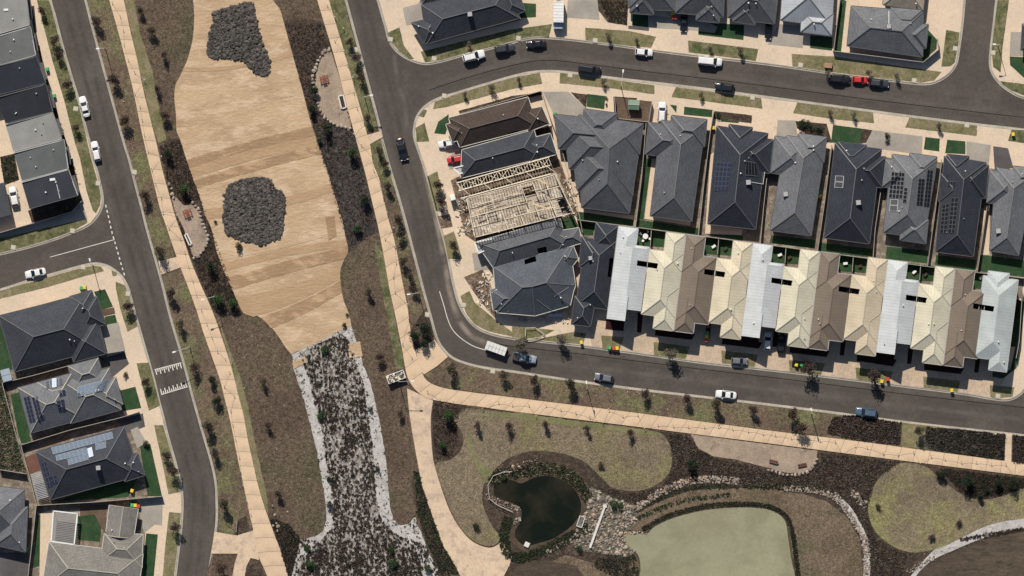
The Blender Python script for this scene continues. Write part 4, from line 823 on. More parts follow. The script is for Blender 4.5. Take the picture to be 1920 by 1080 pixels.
slat_roof(s3.o, [(57, 889), (77, 884), (91, 932), (70, 938)], 2.5, 16, flat('pergola_slat', C(.34, .35, .36)), 'pergola_slat', fill=.55, frame=False)
for hh, q in ((hb, [(850, 315), (880, 308), (890, 317), (862, 326)]), (hc, [(890, 455), (925, 447), (922, 464), (897, 475)]), (hd, [(922, 548), (932, 543), (952, 555), (943, 560)])):
    f = MB(); z0 = 2.9; c = [P(x, y, z0) for x, y in q]; c = [(a - hh.o.location.x, b - hh.o.location.y, z0 - hh.o.location.z) for a, b in c]
    for a, b in zip(c, c[1:] + c[:1]): f.bar(a, b, .25, .25)
    f.build('portico_frame', whitem, hh.o); f = MB(); f.face([(x, y, z - .1) for x, y, z in c]); f.build('portico_roof', greym, hh.o)

# ---- west terrace: skillion roofs
skl = [('pale grey skillion roofed townhouse at the top left corner', [(-60, 10), (47, -30), (56, 46), (-60, 80)], C(.3, .3, .285)), ('mid grey townhouse second from the top of the west terrace', [(-60, 85), (57, 50), (67, 103), (-60, 138)], C(.16, .165, .165)),
       ('blackish townhouse third from the top of the west terrace', [(-60, 138), (68, 106), (86, 155), (-60, 192)], C(.035, .04, .052)), ('dark townhouse above the pale roof in the west terrace', [(-2, 182), (86, 158), (99, 209), (10, 231)], C(.033, .036, .045)),
       ('pale grey townhouse in the middle of the west terrace', [(11, 234), (99, 211), (116, 260), (25, 284)], C(.29, .29, .275)), ('greenish grey townhouse second from the south end of the west terrace', [(26, 287), (120, 262), (128, 316), (41, 339)], C(.13, .14, .14)),
       ('charcoal townhouse at the south end of the west terrace', [(41, 342), (128, 318), (146, 366), (55, 391)], C(.05, .055, .068))]
for k, (lb, q, c) in enumerate(skl):
    h = House('townhouse', lb, 'townhouse', [(q, [2])], 5.2, .05, roofmat('skillion_metal_%s' % 'abcdefg'[k], c, metal=True, course=.42, line=.18), capg, wallm=renderm, fascia=[greym, greym, soff, soff, greym, greym, soff][k], vents=3, vseed=40 + k, nocap=True, group='skillion roofed townhouses along the west road')
    h.o['label'] = lb
    m = MB(); qw = [P(x, y, 5.3) for x, y in q]; L = h.o.location
    for a, b, hh in ((qw[0], qw[1], .35), (qw[1], qw[2], .1)): m.bar((a[0] - L.x, a[1] - L.y, h.z(a) - L.z + .12), (b[0] - L.x, b[1] - L.y, h.z(b) - L.z + .12), .22, hh)
    m.build('parapet', [capg, greym, capd, capd, capg, greym, greym][k], h.o)
    # lower porch roof on the road side
    e = ((q[1][0] * .75 + q[2][0] * .25), (q[1][1] * .75 + q[2][1] * .25)); f = ((q[1][0] * .12 + q[2][0] * .88), (q[1][1] * .12 + q[2][1] * .88))
    m = MB(); pr = [P(*e, 3), P(e[0] + 7, e[1] - 1.5, 3), P(f[0] + 6, f[1] - 1.5, 3), P(*f, 3)]; m.prism([(a - L.x, b - L.y) for a, b in pr][::-1], 2.6, 2.8); m.build('porch_roof', soff, h.o)
    if k == 6: h.on_roof('roof_hatch', [(92, 334), (103, 333), (104, 338), (93, 340)], [whitem, greym]); h.pipe([(104, 338), (112, 372)])
    if k == 0: h.on_roof('roof_hatch', [(5, 16), (15, 15), (16, 20), (7, 21)], [whitem, greym])
HH('dark garage roof beside the white hatchback in the lane', [([(-40, 352), (9, 343), (22, 402), (-40, 420)], [0])], roofmat('garage_metal', C(.07, .075, .085), metal=True), capd, ez=2.7, pitch=.06, nocap=True, group=None)

# ---- long terrace with metal roofs
tcol = {'white': (C(.5, .52, .535), capg), 'cream': (C(.56, .525, .41), capw), 'brown': (C(.19, .155, .125), capb), 'tan': (C(.53, .45, .33), capw), 'pale': (C(.42, .46, .46), capg), 'cream2': (C(.58, .515, .385), capw)}
tm = {k: roofmat(k + '_metal_roof', v[0], var=.06, metal=True, course=.7, line=.12, rough=.55) for k, v in tcol.items()}
e1 = (.9920, .1265); e2 = (-.1265, .9920)
def T(o, a, b): return (o[0] + e1[0] * a + e2[0] * b, o[1] + e1[1] * a + e2[1] * b)
tlist = [('white', 'white roofed townhouse at the left end of the terrace'), ('cream', 'cream roofed townhouse next to the white left end one'), ('brown', 'brown roofed townhouse nearest the left end of the terrace'),
         ('cream2', 'warm cream townhouse right of the left brown one'), ('white', 'white roofed townhouse above the white and black parked cars'), ('cream', 'cream townhouse right of the two cars parked under the eaves'),
         ('brown', 'middle brown roofed townhouse of the terrace'), ('tan', 'tan roofed townhouse right of the middle brown one'), ('white', 'rightmost white roofed townhouse of the terrace'),
         ('cream', 'cream roofed townhouse right of the rightmost white one'), ('brown', 'rightmost brown roofed townhouse of the terrace'), ('pale', 'pale blue grey townhouse at the right end of the terrace')]
tops = [(1160, 424), (1285, 440), (1287, 440), (1411, 456), (1412, 456), (1537, 472), (1539, 472), (1664, 487), (1665, 487), (1790, 504), (1792, 504), (1897, 518)]
for k, (cn, lb) in enumerate(tlist):
    o = tops[k]; g = 1 if k % 2 == 0 else -1; W = 62 if k not in (11,) else 60; wh = cn == 'white'
    if k == 11: o = (1910, 519); 
    def q(a0, a1, b0, b1): return [T(o, g * a0, b0), T(o, g * a1, b0), T(o, g * a1, b1), T(o, g * a0, b1)]
    if wh:
        main = (q(0, W, 36, 153), [1, 3] if g > 0 else [1, 3]); front = (q(0, 34, 128, 175), [3]); back = q(0, 37, 0, 66)
        bl = [main, back, front, q(6, W, 32, 80)]
    elif cn == 'brown':
        bl = [q(0, W, 36, 162), q(0, 36, 100, 182), q(0, 36, 0, 70), q(4, W - 6, 70, 140)]
    elif k == 11:
        bl = [q(0, 66, 6, 160), q(0, 34, 100, 180), q(18, 58, -4, 60)]
    else:
        bl = [q(0, W + 1, 36, 158), q(0, 38, 100, 182), q(0, 36, 0, 70), q(6, W - 6, 60, 140)]
    hole = []
    base = T(tops[k - (k % 2)], 0, 0)
    i = k // 2; hx = [(1195, 488), (1234, 494), (1232, 504), (1194, 498)]; hx = [(x + 126.1 * i, y + 16.1 * i) for x, y in hx]
    t = House('townhouse', lb, 'townhouse', bl, 4.9, .44, tm[cn], tcol[cn][1], holes=[hx], wallm=renderm, fascia=[greym, capw][cn in ('cream', 'cream2', 'tan')], group='metal roofed townhouses in the long terrace', vents=2, vseed=60 + k, nocap=cn in ('white', 'pale'))
# ---------------------------------------------------------------- objects
ORD = ['first', 'second', 'third', 'fourth', 'fifth', 'sixth', 'seventh', 'eighth', 'ninth', 'tenth', 'eleventh', 'twelfth', 'thirteenth', 'fourteenth', 'fifteenth', 'sixteenth', 'seventeenth', 'eighteenth', 'nineteenth', 'twentieth', 'twenty first', 'twenty second', 'twenty third', 'twenty fourth', 'twenty fifth', 'twenty sixth', 'twenty seventh', 'twenty eighth', 'twenty ninth', 'thirtieth']
def W(px, py, z=GZ): return (*P(px, py), z)
def ang(deg): return -math.radians(deg)      # picture angle (clockwise) to world

# --- fences
fpan = flat('fence_panel', C(.2, .17, .145)); fpost = flat('fence_post', C(.34, .31, .27)); fgrey = flat('grey_fence_panel', C(.12, .125, .13))
def fence(pts, label, mat=fpan, h=1.8, cap=fpost):
    o = empty('fence', W(*pts[0]), label=label, cat='fence'); L = o.location
    for a, b in zip(pts, pts[1:]):
        n = max(1, round(math.dist(a, b) * S / 2.4))
        for i in range(n):
            p, q = [(a[0] + (b[0] - a[0]) * f, a[1] + (b[1] - a[1]) * f) for f in (i / n, (i + 1) / n)]
            A = Vector(W(*p)) - L; B = Vector(W(*q)) - L; m = MB(); d = (B - A) * .02
            m.bar(A + d + Vector((0, 0, h / 2)), B - d + Vector((0, 0, h / 2)), .05, h - .08); m.build('panel', mat, o)
            m = MB(); m.bar(A + Vector((0, 0, h)), B + Vector((0, 0, h)), .13, .05); m.build('rail', cap, o)
            m = MB(); m.box((A.x, A.y, h / 2), (.12, .12, h + .06)); m.build('post', cap, o)
    return o
FN = [([(-5, 438), (120, 402), (136, 397), (154, 377)], 'paling fence along the south side of the corner terrace yard'), ([(5, 718), (66, 703), (128, 686)], 'fence between the two upper south west houses'), ([(5, 718), (30, 812), (38, 834)], 'fence between weedy lot and the two slope solar house'),
      ([(40, 834), (132, 806), (226, 783), (262, 772)], 'fence between the two houses with solar rows'), ([(40, 834), (55, 888), (70, 947)], 'fence on the west side of the terracotta deck'), ([(70, 947), (190, 940), (305, 930)], 'fence below the pale solar row house'),
      ([(0, 880), (50, 888)], 'short fence under the weedy lot at the left edge'), ([(69, 947), (62, 1010), (53, 1085)], 'fence along the narrow lawn west of the striped carport'), ([(197, 663), (234, 657)], 'short fence at the end of the grey driveway'),
      ([(1575, -5), (1562, 96)], 'fence west of the corner house with narrow lawn'), ([(1562, 96), (1650, 107), (1730, 117), (1759, 93), (1757, 72)], 'boundary fence wrapping the corner house by the side street'), ([(964, -5), (976, 36)], 'fence east of the top corner charcoal house'),
      ([(1016, 171), (1030, 216), (1052, 276), (1078, 372), (1086, 404), (1092, 436)], 'long dark fence between the widest house and the building site'), ([(1082, 412), (1190, 426), (1310, 442), (1425, 457), (1532, 472), (1660, 489), (1740, 500), (1832, 511), (1930, 523)], 'long back fence behind the metal roofed terrace'),
      ([(1211, 232), (1203, 330), (1191, 426)], 'fence between the widest house and its east neighbour'), ([(1338, 207), (1331, 250), (1320, 340), (1309, 442)], 'fence with white rail west of the blue solar house'), ([(1437, 335), (1431, 390), (1425, 457)], 'fence east of the blue solar house'),
      ([(1559, 272), (1546, 375), (1532, 472)], 'fence beside the green and yellow bins'), ([(1650, 362), (1640, 430), (1636, 486)], 'fence between twin skylight house and black solar house'), ([(1765, 300), (1752, 400), (1738, 500)], 'fence east of the black solar house'),
      ([(1850, 385), (1842, 440), (1831, 511)], 'fence west of the last green lawn'), ([(1155, 222), (1216, 229), (1222, 191)], 'low fence round the brown garden with green shed'), ([(1152, 183), (1155, 222)], 'fence on the west side of the green shed garden'),
      ([(1916, 545), (1910, 640), (1904, 672)], 'dark fence at the right end of the terrace'), ([(862, 214), (960, 186), (1014, 171)], 'fence along the north side of the brown tiled house')]
for i, (p, l) in enumerate(FN): fence(p, l, fgrey if i in (12, 23, 11) else fpan)
for k, (ox, oy) in enumerate(TR):
    fence([(1221 + ox, 431 + oy), (1219 + ox, 461 + oy)], 'courtyard divider, %s from the left behind the terrace' % ORD[k], fgrey, 1.6)

# --- timber frame house
timb = noisy('pine_timber', C(.76, .67, .53), C(.65, .56, .43), s1=1, fine=.2, fs=5, bump=0); ply = noisy('floor_decking', C(.4, .335, .27), C(.24, .2, .165), C(.56, .49, .4), s1=.5, s2=2, fine=.35, fs=3, bump=.02)
QA, QB, QC, QD = (856, 343), (1030, 294), (1076, 402), (884, 450)
def Q(u, v, z=0):
    x = (QA[0] * (1 - u) + QB[0] * u) * (1 - v) + (QD[0] * (1 - u) + QC[0] * u) * v; y = (QA[1] * (1 - u) + QB[1] * u) * (1 - v) + (QD[1] * (1 - u) + QC[1] * u) * v
    return (*P(x, y, z), z)
fo = empty('timber_building', Q(.5, .5, 0), label='pine timber house frame under construction between two charcoal roofs', cat='building site')
def fpart(m, name, mat): return local(m, fo).build(name, mat, fo)
for (u0, v0, u1, v1) in ((.05, .27, .62, .6), (.74, .27, 1, .52), (.62, .27, .74, .38), (.62, .52, 1, .62), (.04, .6, .55, .98), (.55, .62, .9, .98), (.9, .62, .97, .7)):
    m = MB(); m.prism([Q(u0, v0)[:2], Q(u1, v0)[:2], Q(u1, v1)[:2], Q(u0, v1)[:2]][::-1], 2.9, 3.05); fpart(m, 'floor_deck', ply)
for i in range(34):
    u = (i + .5) / 34
    if u > .86: v1_ = .25
    else: v1_ = .27
    m = MB(); a, b = Q(u, .01, 3.1), Q(u, v1_, 3.1); mid = Vector(Q(u, .14, 4.2)); m.bar(a, b, .07, .1); m.bar(a, mid, .06, .09); m.bar(mid, b, .06, .09)
    for f in (.25, .5, .75):
        lo = Vector(a).lerp(Vector(b), f); hi = Vector(a).lerp(mid, f * 2) if f <= .5 else mid.lerp(Vector(b), f * 2 - 1); m.bar(lo, hi, .07, .07)
    fpart(m, 'roof_truss', timb)
rf = random.Random(4)
for k in range(9):
    u = k / 9; m = MB(); m.bar(Q(u, .02, 4.1 if k % 2 else 3.3), Q(u + .1, .13 if k % 2 else .26, 4.3), .08, .05); m.bar(Q(u + .1, .02, 3.4), Q(u, .14, 4.3), .08, .05); fpart(m, 'brace', timb)
for v in (0, .135, .27): m = MB(); m.bar(Q(0, v, 3.3), Q(1 - v * .2, v, 3.3), .24, .2); fpart(m, 'top_plate', timb)
def wallf(u0, v0, u1, v1):
    m = MB(); a, b = Vector(Q(u0, v0, 5.4)), Vector(Q(u1, v1, 5.4)); n = max(2, int((b - a).length / .6))
    m.bar(a, b, .13, .1); m.bar(a - Vector((0, 0, 2.3)), b - Vector((0, 0, 2.3)), .13, .1)
    for i in range(n + 1): c = a.lerp(b, i / n); m.box((c.x, c.y, 4.25), (.1, .06, 2.2))
    fpart(m, 'wall_frame', timb)
for w_ in ((0.06, .3, .98, .3), (.06, .3, .04, .97), (.98, .3, 1, .97), (.04, .97, .97, .97), (.05, .62, .62, .62), (.3, .3, .3, .62), (.45, .45, .62, .45), (.62, .3, .62, .62), (.74, .3, .74, .62), (.74, .5, .99, .5), (.2, .62, .2, .97), (.36, .62, .36, .97), (.52, .62, .52, .97), (.68, .62, .68, .97), (.84, .62, .84, .97), (.36, .8, .84, .8), (.15, .45, .3, .45), (.86, .3, .86, .5), (.05, .8, .2, .8)): wallf(*w_)
for k in range(46):
    u, v = rf.uniform(.06, .9), rf.uniform(.32, .93); L = rf.uniform(.05, .13); m = MB(); t = rf.random() < .5
    m.bar(Q(u, v, 5.5), Q(min(1, u + (L if t else 0.004)), v + (0 if t else L * 1.1), 5.5), .09, .1); fpart(m, 'joist', timb)
for a, b in (((.8, .3), (.87, .42)), ((.66, .66), (.8, .82)), ((.1, .55), (.22, .52))): m = MB(); m.bar(Q(*a, 5.6), Q(*b, 5.6), .3, .05); fpart(m, 'ply_sheet', flat('fresh_ply%d' % int(a[0] * 10), C(.62, .48, .28)))
sheet('bare_ground', [(845, 338), (862, 330), (1035, 290), (1050, 300), (1084, 402), (1050, 412), (895, 455), (872, 440), (862, 400)], dirt, Z4, jit=.6)
rub = MB()
for k in range(260):
    x, y = rf.choice([(rf.uniform(856, 892), rf.uniform(370, 440)), (rf.uniform(1046, 1082), rf.uniform(330, 405)), (rf.uniform(893, 925), rf.uniform(512, 572)), (rf.uniform(965, 1070), rf.uniform(583, 606))]); X, Y, _ = W(x, y)
    rub.box((X, Y, GZ + .2), (rf.uniform(.1, .9), rf.uniform(.08, .35), rf.uniform(.05, .3)), rf.uniform(0, 3), rf.randrange(3))
tag(rub.build('building_debris', [timb, greym, rockl]), kind='stuff')

lidless = mulch; darkst = flat('dark_steel', C(.05, .05, .05))
# --- simple items
def boxy(name, label, cat, px, py, parts, rot=0, group=None):
    o = empty(name, W(px, py), ang(rot), label=label, cat=cat, group=group)
    for nm, c, d, mat, top in parts: m = MB(); m.box(c, d, 0, 0, top); m.build(nm, mat, o)
    return o
boxy('portable_toilet', 'white portable toilet beside the timber frame house', 'toilet', 849, 371, [('cabin', (0, 0, 1.05), (1.15, 1.15, 2.1), whitem, 1), ('roof', (0, 0, 2.2), (1.25, 1.25, .2), whitem, .85), ('door', (-.59, 0, 1), (.04, .75, 1.9), greym, 1)], -15)
tealm = roofmat('green_metal', C(.2, .29, .22), metal=True, course=.3)
o = empty('garden_shed', W(1188, 197), ang(3), label='small pale green gabled shed in the brown front garden', cat='shed')
m = MB(); m.box((0, 0, .95), (2.2, 1.9, 1.9)); m.build('wall', tealm, o)
m = MB(); m.face([(-1.25, -1.1, 1.9), (1.25, -1.1, 1.9), (1.25, 0, 2.35), (-1.25, 0, 2.35)], 0, [(0, 0), (2.5, 0), (2.5, 1.2), (0, 1.2)]); m.face([(1.25, 1.1, 1.9), (-1.25, 1.1, 1.9), (-1.25, 0, 2.35), (1.25, 0, 2.35)], 0, [(0, 0), (2.5, 0), (2.5, 1.2), (0, 1.2)]); m.build('roof', tealm, o)
m = MB(); m.bar((-1.27, 0, 2.37), (1.27, 0, 2.37), .14, .06); m.build('ridge_cap', greym, o)
bluem = flat('pale_blue_sheet', C(.3, .36, .42)); o = empty('garden_shed', W(13, 703), ang(-15), label='pale blue roofed shed at the left edge below the large charcoal house', cat='shed')
m = MB(); m.box((0, 0, 1), (1.9, 2.6, 2)); m.build('wall', bluem, o); m = MB(); m.box((0, .7, 2.12), (2.1, 1.35, .1)); m.build('roof_sheet', bluem, o); m = MB(); m.box((0, -.72, 2.08), (2.1, 1.35, .1)); m.build('roof_sheet', bluem, o)
brk = flat('stacked_bricks', C(.42, .23, .15), var=.3); pal = flat('pallet_wood', C(.35, .25, .16))
o = boxy('brick_pallet', 'pallet of orange bricks on the upper street verge', 'brick pallet', 1553, 123, [('pallet', (0, 0, .07), (1.75, 1.15, .14), pal, 1)], 6)
for i in range(5):
    for j in range(3): m = MB(); m.box((-.66 + .33 * i, -.36 + .36 * j, .5), (.315, .345, .7 + random.uniform(-.05, .05))); m.build('brick_stack', brk, o)
boxy('board_stack', 'stack of white boards in front of the unfinished slate house', 'boards', 1042, 592, [('board', (0, .3, .12), (3.2, .3, .2), whitem, 1), ('board', (0, -.05, .14), (3.2, .3, .24), whitem, 1), ('board', (.1, -.4, .1), (3, .3, .16), greym, 1)], 1)
boxy('block_stack', 'grey block stack behind the white boards', 'blocks', 1047, 582, [('block', (-.4, 0, .3), (.7, .8, .55), greym, .96), ('block', (.4, .1, .25), (.7, .7, .45), rockl, .96)], -12)
o = empty('timber_barrier', W(1003, 627), 0, label='pale timber frame lying on the verge by the road bend', cat='barrier')
bp = [(985, 635), (986, 615), (1003, 614), (1021, 627), (1013, 632), (988, 636)]
for a, b in zip(bp, bp[1:]): m = MB(); m.bar(Vector(W(*a)) - o.location + Vector((0, 0, .7)), Vector(W(*b)) - o.location + Vector((0, 0, .7)), .12, .1); m.build('rail', flat('pale_rail' + str(a[0]), C(.5, .5, .42)), o)
for a in bp[:5]: m = MB(); v = Vector(W(*a)) - o.location; m.box((v.x, v.y, .36), (.1, .1, .72)); m.build('post', pal, o)

# skip bin with rubbish
o = empty('skip_bin', W(742.5, 706.5), ang(-20), label='overflowing open skip bin on the grass beside the path bend', cat='skip bin')
skm = flat('skip_steel', C(.3, .3, .28)); l_, w_, h_ = 4.0, 1.8, 1.5
for c, d in (((0, w_ / 2, h_ / 2), (l_, .08, h_)), ((0, -w_ / 2, h_ / 2), (l_, .08, h_)), ((l_ / 2, 0, h_ / 2), (.08, w_, h_)), ((-l_ / 2, 0, h_ / 2), (.08, w_, h_))): m = MB(); m.box(c, d); m.build('side_wall', skm, o)
m = MB()
for c, d in (((0, w_ / 2, h_), (l_ + .2, .14, .1)), ((0, -w_ / 2, h_), (l_ + .2, .14, .1)), ((l_ / 2, 0, h_), (.14, w_, .1)), ((-l_ / 2, 0, h_), (.14, w_, .1))): m.box(c, d)
m.build('rim', whitem, o); m = MB(); m.box((0, 0, .05), (l_, w_, .08)); m.build('floor', skm, o); m = MB()
for k in range(90): m.box((rf.uniform(-1.85, 1.85), rf.uniform(-.75, .75), rf.uniform(.9, 1.6)), (rf.uniform(.15, .8), rf.uniform(.1, .45), rf.uniform(.05, .3)), rf.uniform(0, 3), rf.randrange(4))
r_ = m.build('rubbish', [whitem, timb, dirt, rockl], o); r_['kind'] = 'stuff'

o = empty('patio_table', W(1210, 443, Z2), 0, label='round white table in the courtyard of the white end townhouse', cat='table')
m = MB(); m.tube((0, 0, .7), (0, 0, .76), .62, .62, 20); m.build('table_top', whitem, o); m = MB(); m.tube((0, 0, 0), (0, 0, .7), .05, .05, 6); m.build('leg', greym, o)
for k in range(4):
    a = k * 1.57 + .5; c_ = empty('patio_chair', W(1210 + 9.5 * math.cos(a), 443 + 9.5 * math.sin(a), Z2), -a, label='white chair on the %s side of the round courtyard table' % ['lower right', 'lower left', 'upper left', 'upper right'][k], cat='chair')
    m = MB(); m.box((0, 0, .44), (.45, .45, .05)); m.build('seat', whitem, c_); m = MB(); m.box((.22, 0, .68), (.05, .45, .45)); m.build('backrest', whitem, c_); m = MB(); [m.box((x, y, .21), (.04, .04, .42)) for x in (-.18, .18) for y in (-.18, .18)]; m.build('leg_frame', greym, c_)
# courtyard and yard clutter seen from above
cl_ = random.Random(9)
pots = [(1275 + 126.1 * k + cl_.uniform(-8, 8), 452 + 16.1 * (k + .3) + cl_.uniform(-6, 8)) for k in range(5)] + [(1338 + 126.1 * k + cl_.uniform(-8, 8), 465 + 16.1 * k + cl_.uniform(-3, 10)) for k in range(5)]
for k, (x, y) in enumerate([(1338, 462), (1360, 466), (1462, 478), (1480, 483), (1585, 494), (1612, 499), (1714, 510), (1735, 515), (1840, 520), (1843, 535)]):
    o = empty('storage_box', W(x, y, Z2), cl_.uniform(0, 1), label='small pale box in courtyard number %s counted from the left behind the terrace' % ORD[k // 2 + 1] if k % 2 == 0 else 'low dark planter in courtyard number %s counted from the left behind the terrace' % ORD[k // 2 + 1], cat='box' if k % 2 == 0 else 'planter')
    m = MB(); m.box((0, 0, .25), (.9, .5, .5), 0, 0, .95); m.build('body', greym if k % 2 == 0 else darkst, o); m = MB(); m.box((0, 0, .53), (.95, .55, .06)); m.build('lid' if k % 2 == 0 else 'soil', whitem if k % 2 == 0 else lidless, o)
# --- furniture in the nooks
redw = flat('red_brown_slats', C(.22, .075, .05)); pale = flat('pale_concrete_seat', C(.62, .6, .57))
def picnic(px, py, rot, label):
    o = empty('picnic_table', W(px, py, Z3), ang(rot), label=label, cat='picnic table')
    for i in range(5): m = MB(); m.box((0, -.36 + .18 * i, .76), (1.9, .15, .05)); m.build('table_slat', redw, o)
    for s_ in (-1, 1):
        for k in (0, 1): m = MB(); m.box((0, s_ * (.72 + .17 * k), .45), (1.8, .14, .05)); m.build('seat_slat', redw, o)
        m = MB(); m.box((s_ * .6, 0, .38), (.1, 1.7, .08)); m.box((s_ * .6, 0, .38), (.1, .1, .74)); m.build('leg', darkst, o)
picnic(608, 149, 78, 'red brown picnic table in the upper stone edged nook'); picnic(352, 400, 70, 'red brown picnic table in the lower left stone edged nook')
def bench(px, py, rot, label, L=2.2, mat=None, back=True):
    o = empty('bench', W(px, py, Z3 + .02), ang(rot), label=label, cat='bench'); mat = mat or redw
    for i in range(4): m = MB(); m.box((0, -.22 + .15 * i, .45), (L, .12, .05)); m.build('seat_slat', mat, o)
    if back:
        for i in range(3): m = MB(); m.box((0, .38 + .02 * i, .58 + .15 * i), (L, .04, .12)); m.build('back_slat', mat, o)
    for s_ in (-1, 1): m = MB(); m.box((s_ * L * .38, 0, .22), (.08, .5, .43)); m.build('leg', darkst, o)
bench(1450, 866, 15, 'left of two red benches on the gravel terrace below the orange path', 2.0); bench(1504, 872, -12, 'right of two red benches on the gravel terrace below the orange path', 2.0)
def table_frame(px, py, rot, label, l, w):
    o = empty('seat_wall', W(px, py, Z3), ang(rot), label=label, cat='seat')
    for c, d in (((0, w / 2, .22), (l, .28, .44)), ((0, -w / 2, .22), (l, .28, .44)), ((l / 2, 0, .22), (.28, w - .3, .44)), ((-l / 2, 0, .22), (.28, w - .3, .44))): m = MB(); m.box(c, d); m.build('kerb_block', pale, o)
    m = MB(); m.box((0, 0, .15), (l - .3, w - .3, .3)); m.build('planting', mulch, o)
table_frame(642, 191, 76, 'white rectangular seat wall in the upper stone edged nook', 2.9, 1.1); table_frame(353, 449, 66, 'long white bench wall in the lower left nook', 2.6, .6)
for (x, y, l, r, lb) in ((433, 672, 2.5, 78, 'small dark railing beside the west shared path near the raised crossing'), (444, 985, 3.0, 95, 'pale railing at the path junction near the bottom')):
    o = empty('railing', W(x, y), ang(r), label=lb, cat='railing')
    for k in (-1, 0, 1): m = MB(); m.box((k * l / 2.1, 0, .5), (.08, .08, 1)); m.build('post', greym, o)
    for z in (.55, 1.0): m = MB(); m.box((0, 0, z), (l, .07, .07)); m.build('rail', greym, o)

# --- pond furniture
o = empty('weir_beam', W(1119, 988, Z3), 0, label='long straight concrete beam across the stone apron', cat='concrete beam'); a, b = Vector(W(1134, 949, .45)), Vector(W(1106, 1027, .45)); m = MB(); m.bar(a - o.location, b - o.location, .5, .5); m.build('beam', pale, o)
m = MB(); m.box((*(a - o.location)[:2], .3), (.8, .8, .35), .3); m.build('end_block', pale, o)
o = empty('drain_grate', W(1089, 978, Z3), ang(-72), label='grey grated inlet pit beside the dark pond', cat='grate'); m = MB()
for c, d in (((0, .6, .2), (2.5, .16, .4)), ((0, -.6, .2), (2.5, .16, .4)), ((1.2, 0, .2), (.16, 1.2, .4)), ((-1.2, 0, .2), (.16, 1.2, .4))): m.box(c, d)
m.build('frame', pale, o)
for i in range(9): m = MB(); m.box((-1.05 + .26 * i, 0, .3), (.07, 1.15, .05)); m.build('bar', greym, o)
m = MB(); m.box((0, 0, .05), (2.3, 1.1, .08)); m.build('sump', wellm, o)
boxy('inlet_cover', 'small white square pit cover in the south edge of the dark pond', 'pit cover', 988, 1021, [('lid', (0, 0, .45), (1.15, 1.15, .12), pale, .94), ('shaft', (0, 0, .2), (.95, .95, .4), greym, 1)], 25)
o = empty('handrail', W(915, 910), 0, label='pale handrail fence curving round the north west side of the dark pond', cat='railing')
hp = [(960, 884), (943, 885), (925, 892), (915, 909), (916, 920), (918, 935), (930, 945), (942, 951), (962, 960)]
for a, b in zip(hp, hp[1:]):
    A, B = Vector(W(*a)) - o.location, Vector(W(*b)) - o.location; m = MB(); m.box((A.x, A.y, .55), (.09, .09, 1.1)); m.build('post', greym, o)
    for z in (.6, 1.1): m = MB(); m.bar(A + Vector((0, 0, z)), B + Vector((0, 0, z)), .08, .07); m.build('rail', pale, o)

# --- barrier posts and ropes on the shared paths
capy = flat('yellow_cap', C(.6, .48, .13)); capwht = flat('white_cap', C(.6, .6, .56)); rope = flat('barrier_rope', C(.4, .32, .23)); pst = flat('timber_stake', C(.3, .24, .17))
def barrier(pts, label, cap):
    o = empty('rope_barrier', W(*pts[0]), label=label, cat='rope barrier'); L = o.location
    for i, p in enumerate(pts):
        v = Vector(W(*p)) - L; m = MB(); m.tube((v.x, v.y, 0), (v.x, v.y, .95), .05, .05, 6); s_ = m.build('stake', pst, o)
        m = MB(); m.tube((v.x, v.y, .95), (v.x, v.y, 1.05), .13, .1, 8); m.build('stake_cap', cap, o)
        if i:
            u = Vector(W(*pts[i - 1])) - L; m = MB(); prev = None
            for t in range(5): f = t / 4; q = u.lerp(v, f); q.z = .9 - .22 * math.sin(math.pi * f); (m.bar(prev, q, .035, .035) if prev else None); prev = q
            m.build('rope', rope, o)
barrier([(210, 3), (225, 28), (231, 54), (232, 81), (240, 110), (252, 133), (271, 150), (252, 172), (262, 197), (266, 222), (270, 250), (277, 280), (303, 293), (284, 315), (291, 342), (302, 368), (305, 396), (332, 403), (316, 425), (338, 445), (346, 470), (353, 497), (361, 524), (368, 551), (377, 578), (387, 604), (397, 630), (407, 656), (422, 670), (430, 695), (420, 722), (439, 740), (432, 767), (436, 794), (441, 821), (448, 854), (451, 883), (456, 910), (463, 938), (470, 962)], 'roped stakes with white caps along the western orange path', capwht)
barrier([(613, 8), (628, 32), (644, 53), (627, 74), (645, 95), (651, 120), (662, 145), (663, 172), (669, 200), (682, 229), (663, 251), (677, 270), (697, 290), (700, 317), (712, 343), (718, 370), (726, 398), (738, 427), (721, 445), (740, 460), (742, 490), (737, 517), (740, 545), (765, 570), (766, 597), (754, 643), (772, 668)], 'roped stakes with white caps along the middle orange path', capwht)
barrier([(801, 732), (825, 747), (850, 752), (878, 760), (905, 765), (934, 752), (960, 757), (991, 757), (1005, 780), (1023, 757), (1051, 765), (1079, 771), (1105, 779), (1130, 792), (1141, 766), (1167, 777), (1195, 775), (1208, 803), (1233, 794), (1262, 796), (1290, 797), (1320, 798), (1346, 797), (1373, 801), (1402, 805), (1430, 810), (1453, 813), (1483, 818), (1508, 820), (1537, 823), (1565, 825), (1578, 848), (1602, 833), (1625, 836), (1655, 847), (1683, 849), (1712, 845), (1725, 868), (1745, 853), (1771, 858), (1802, 864), (1830, 864), (1858, 868), (1885, 868), (1900, 889), (1920, 875)], 'roped stakes with yellow caps along the eastern orange path', capy)

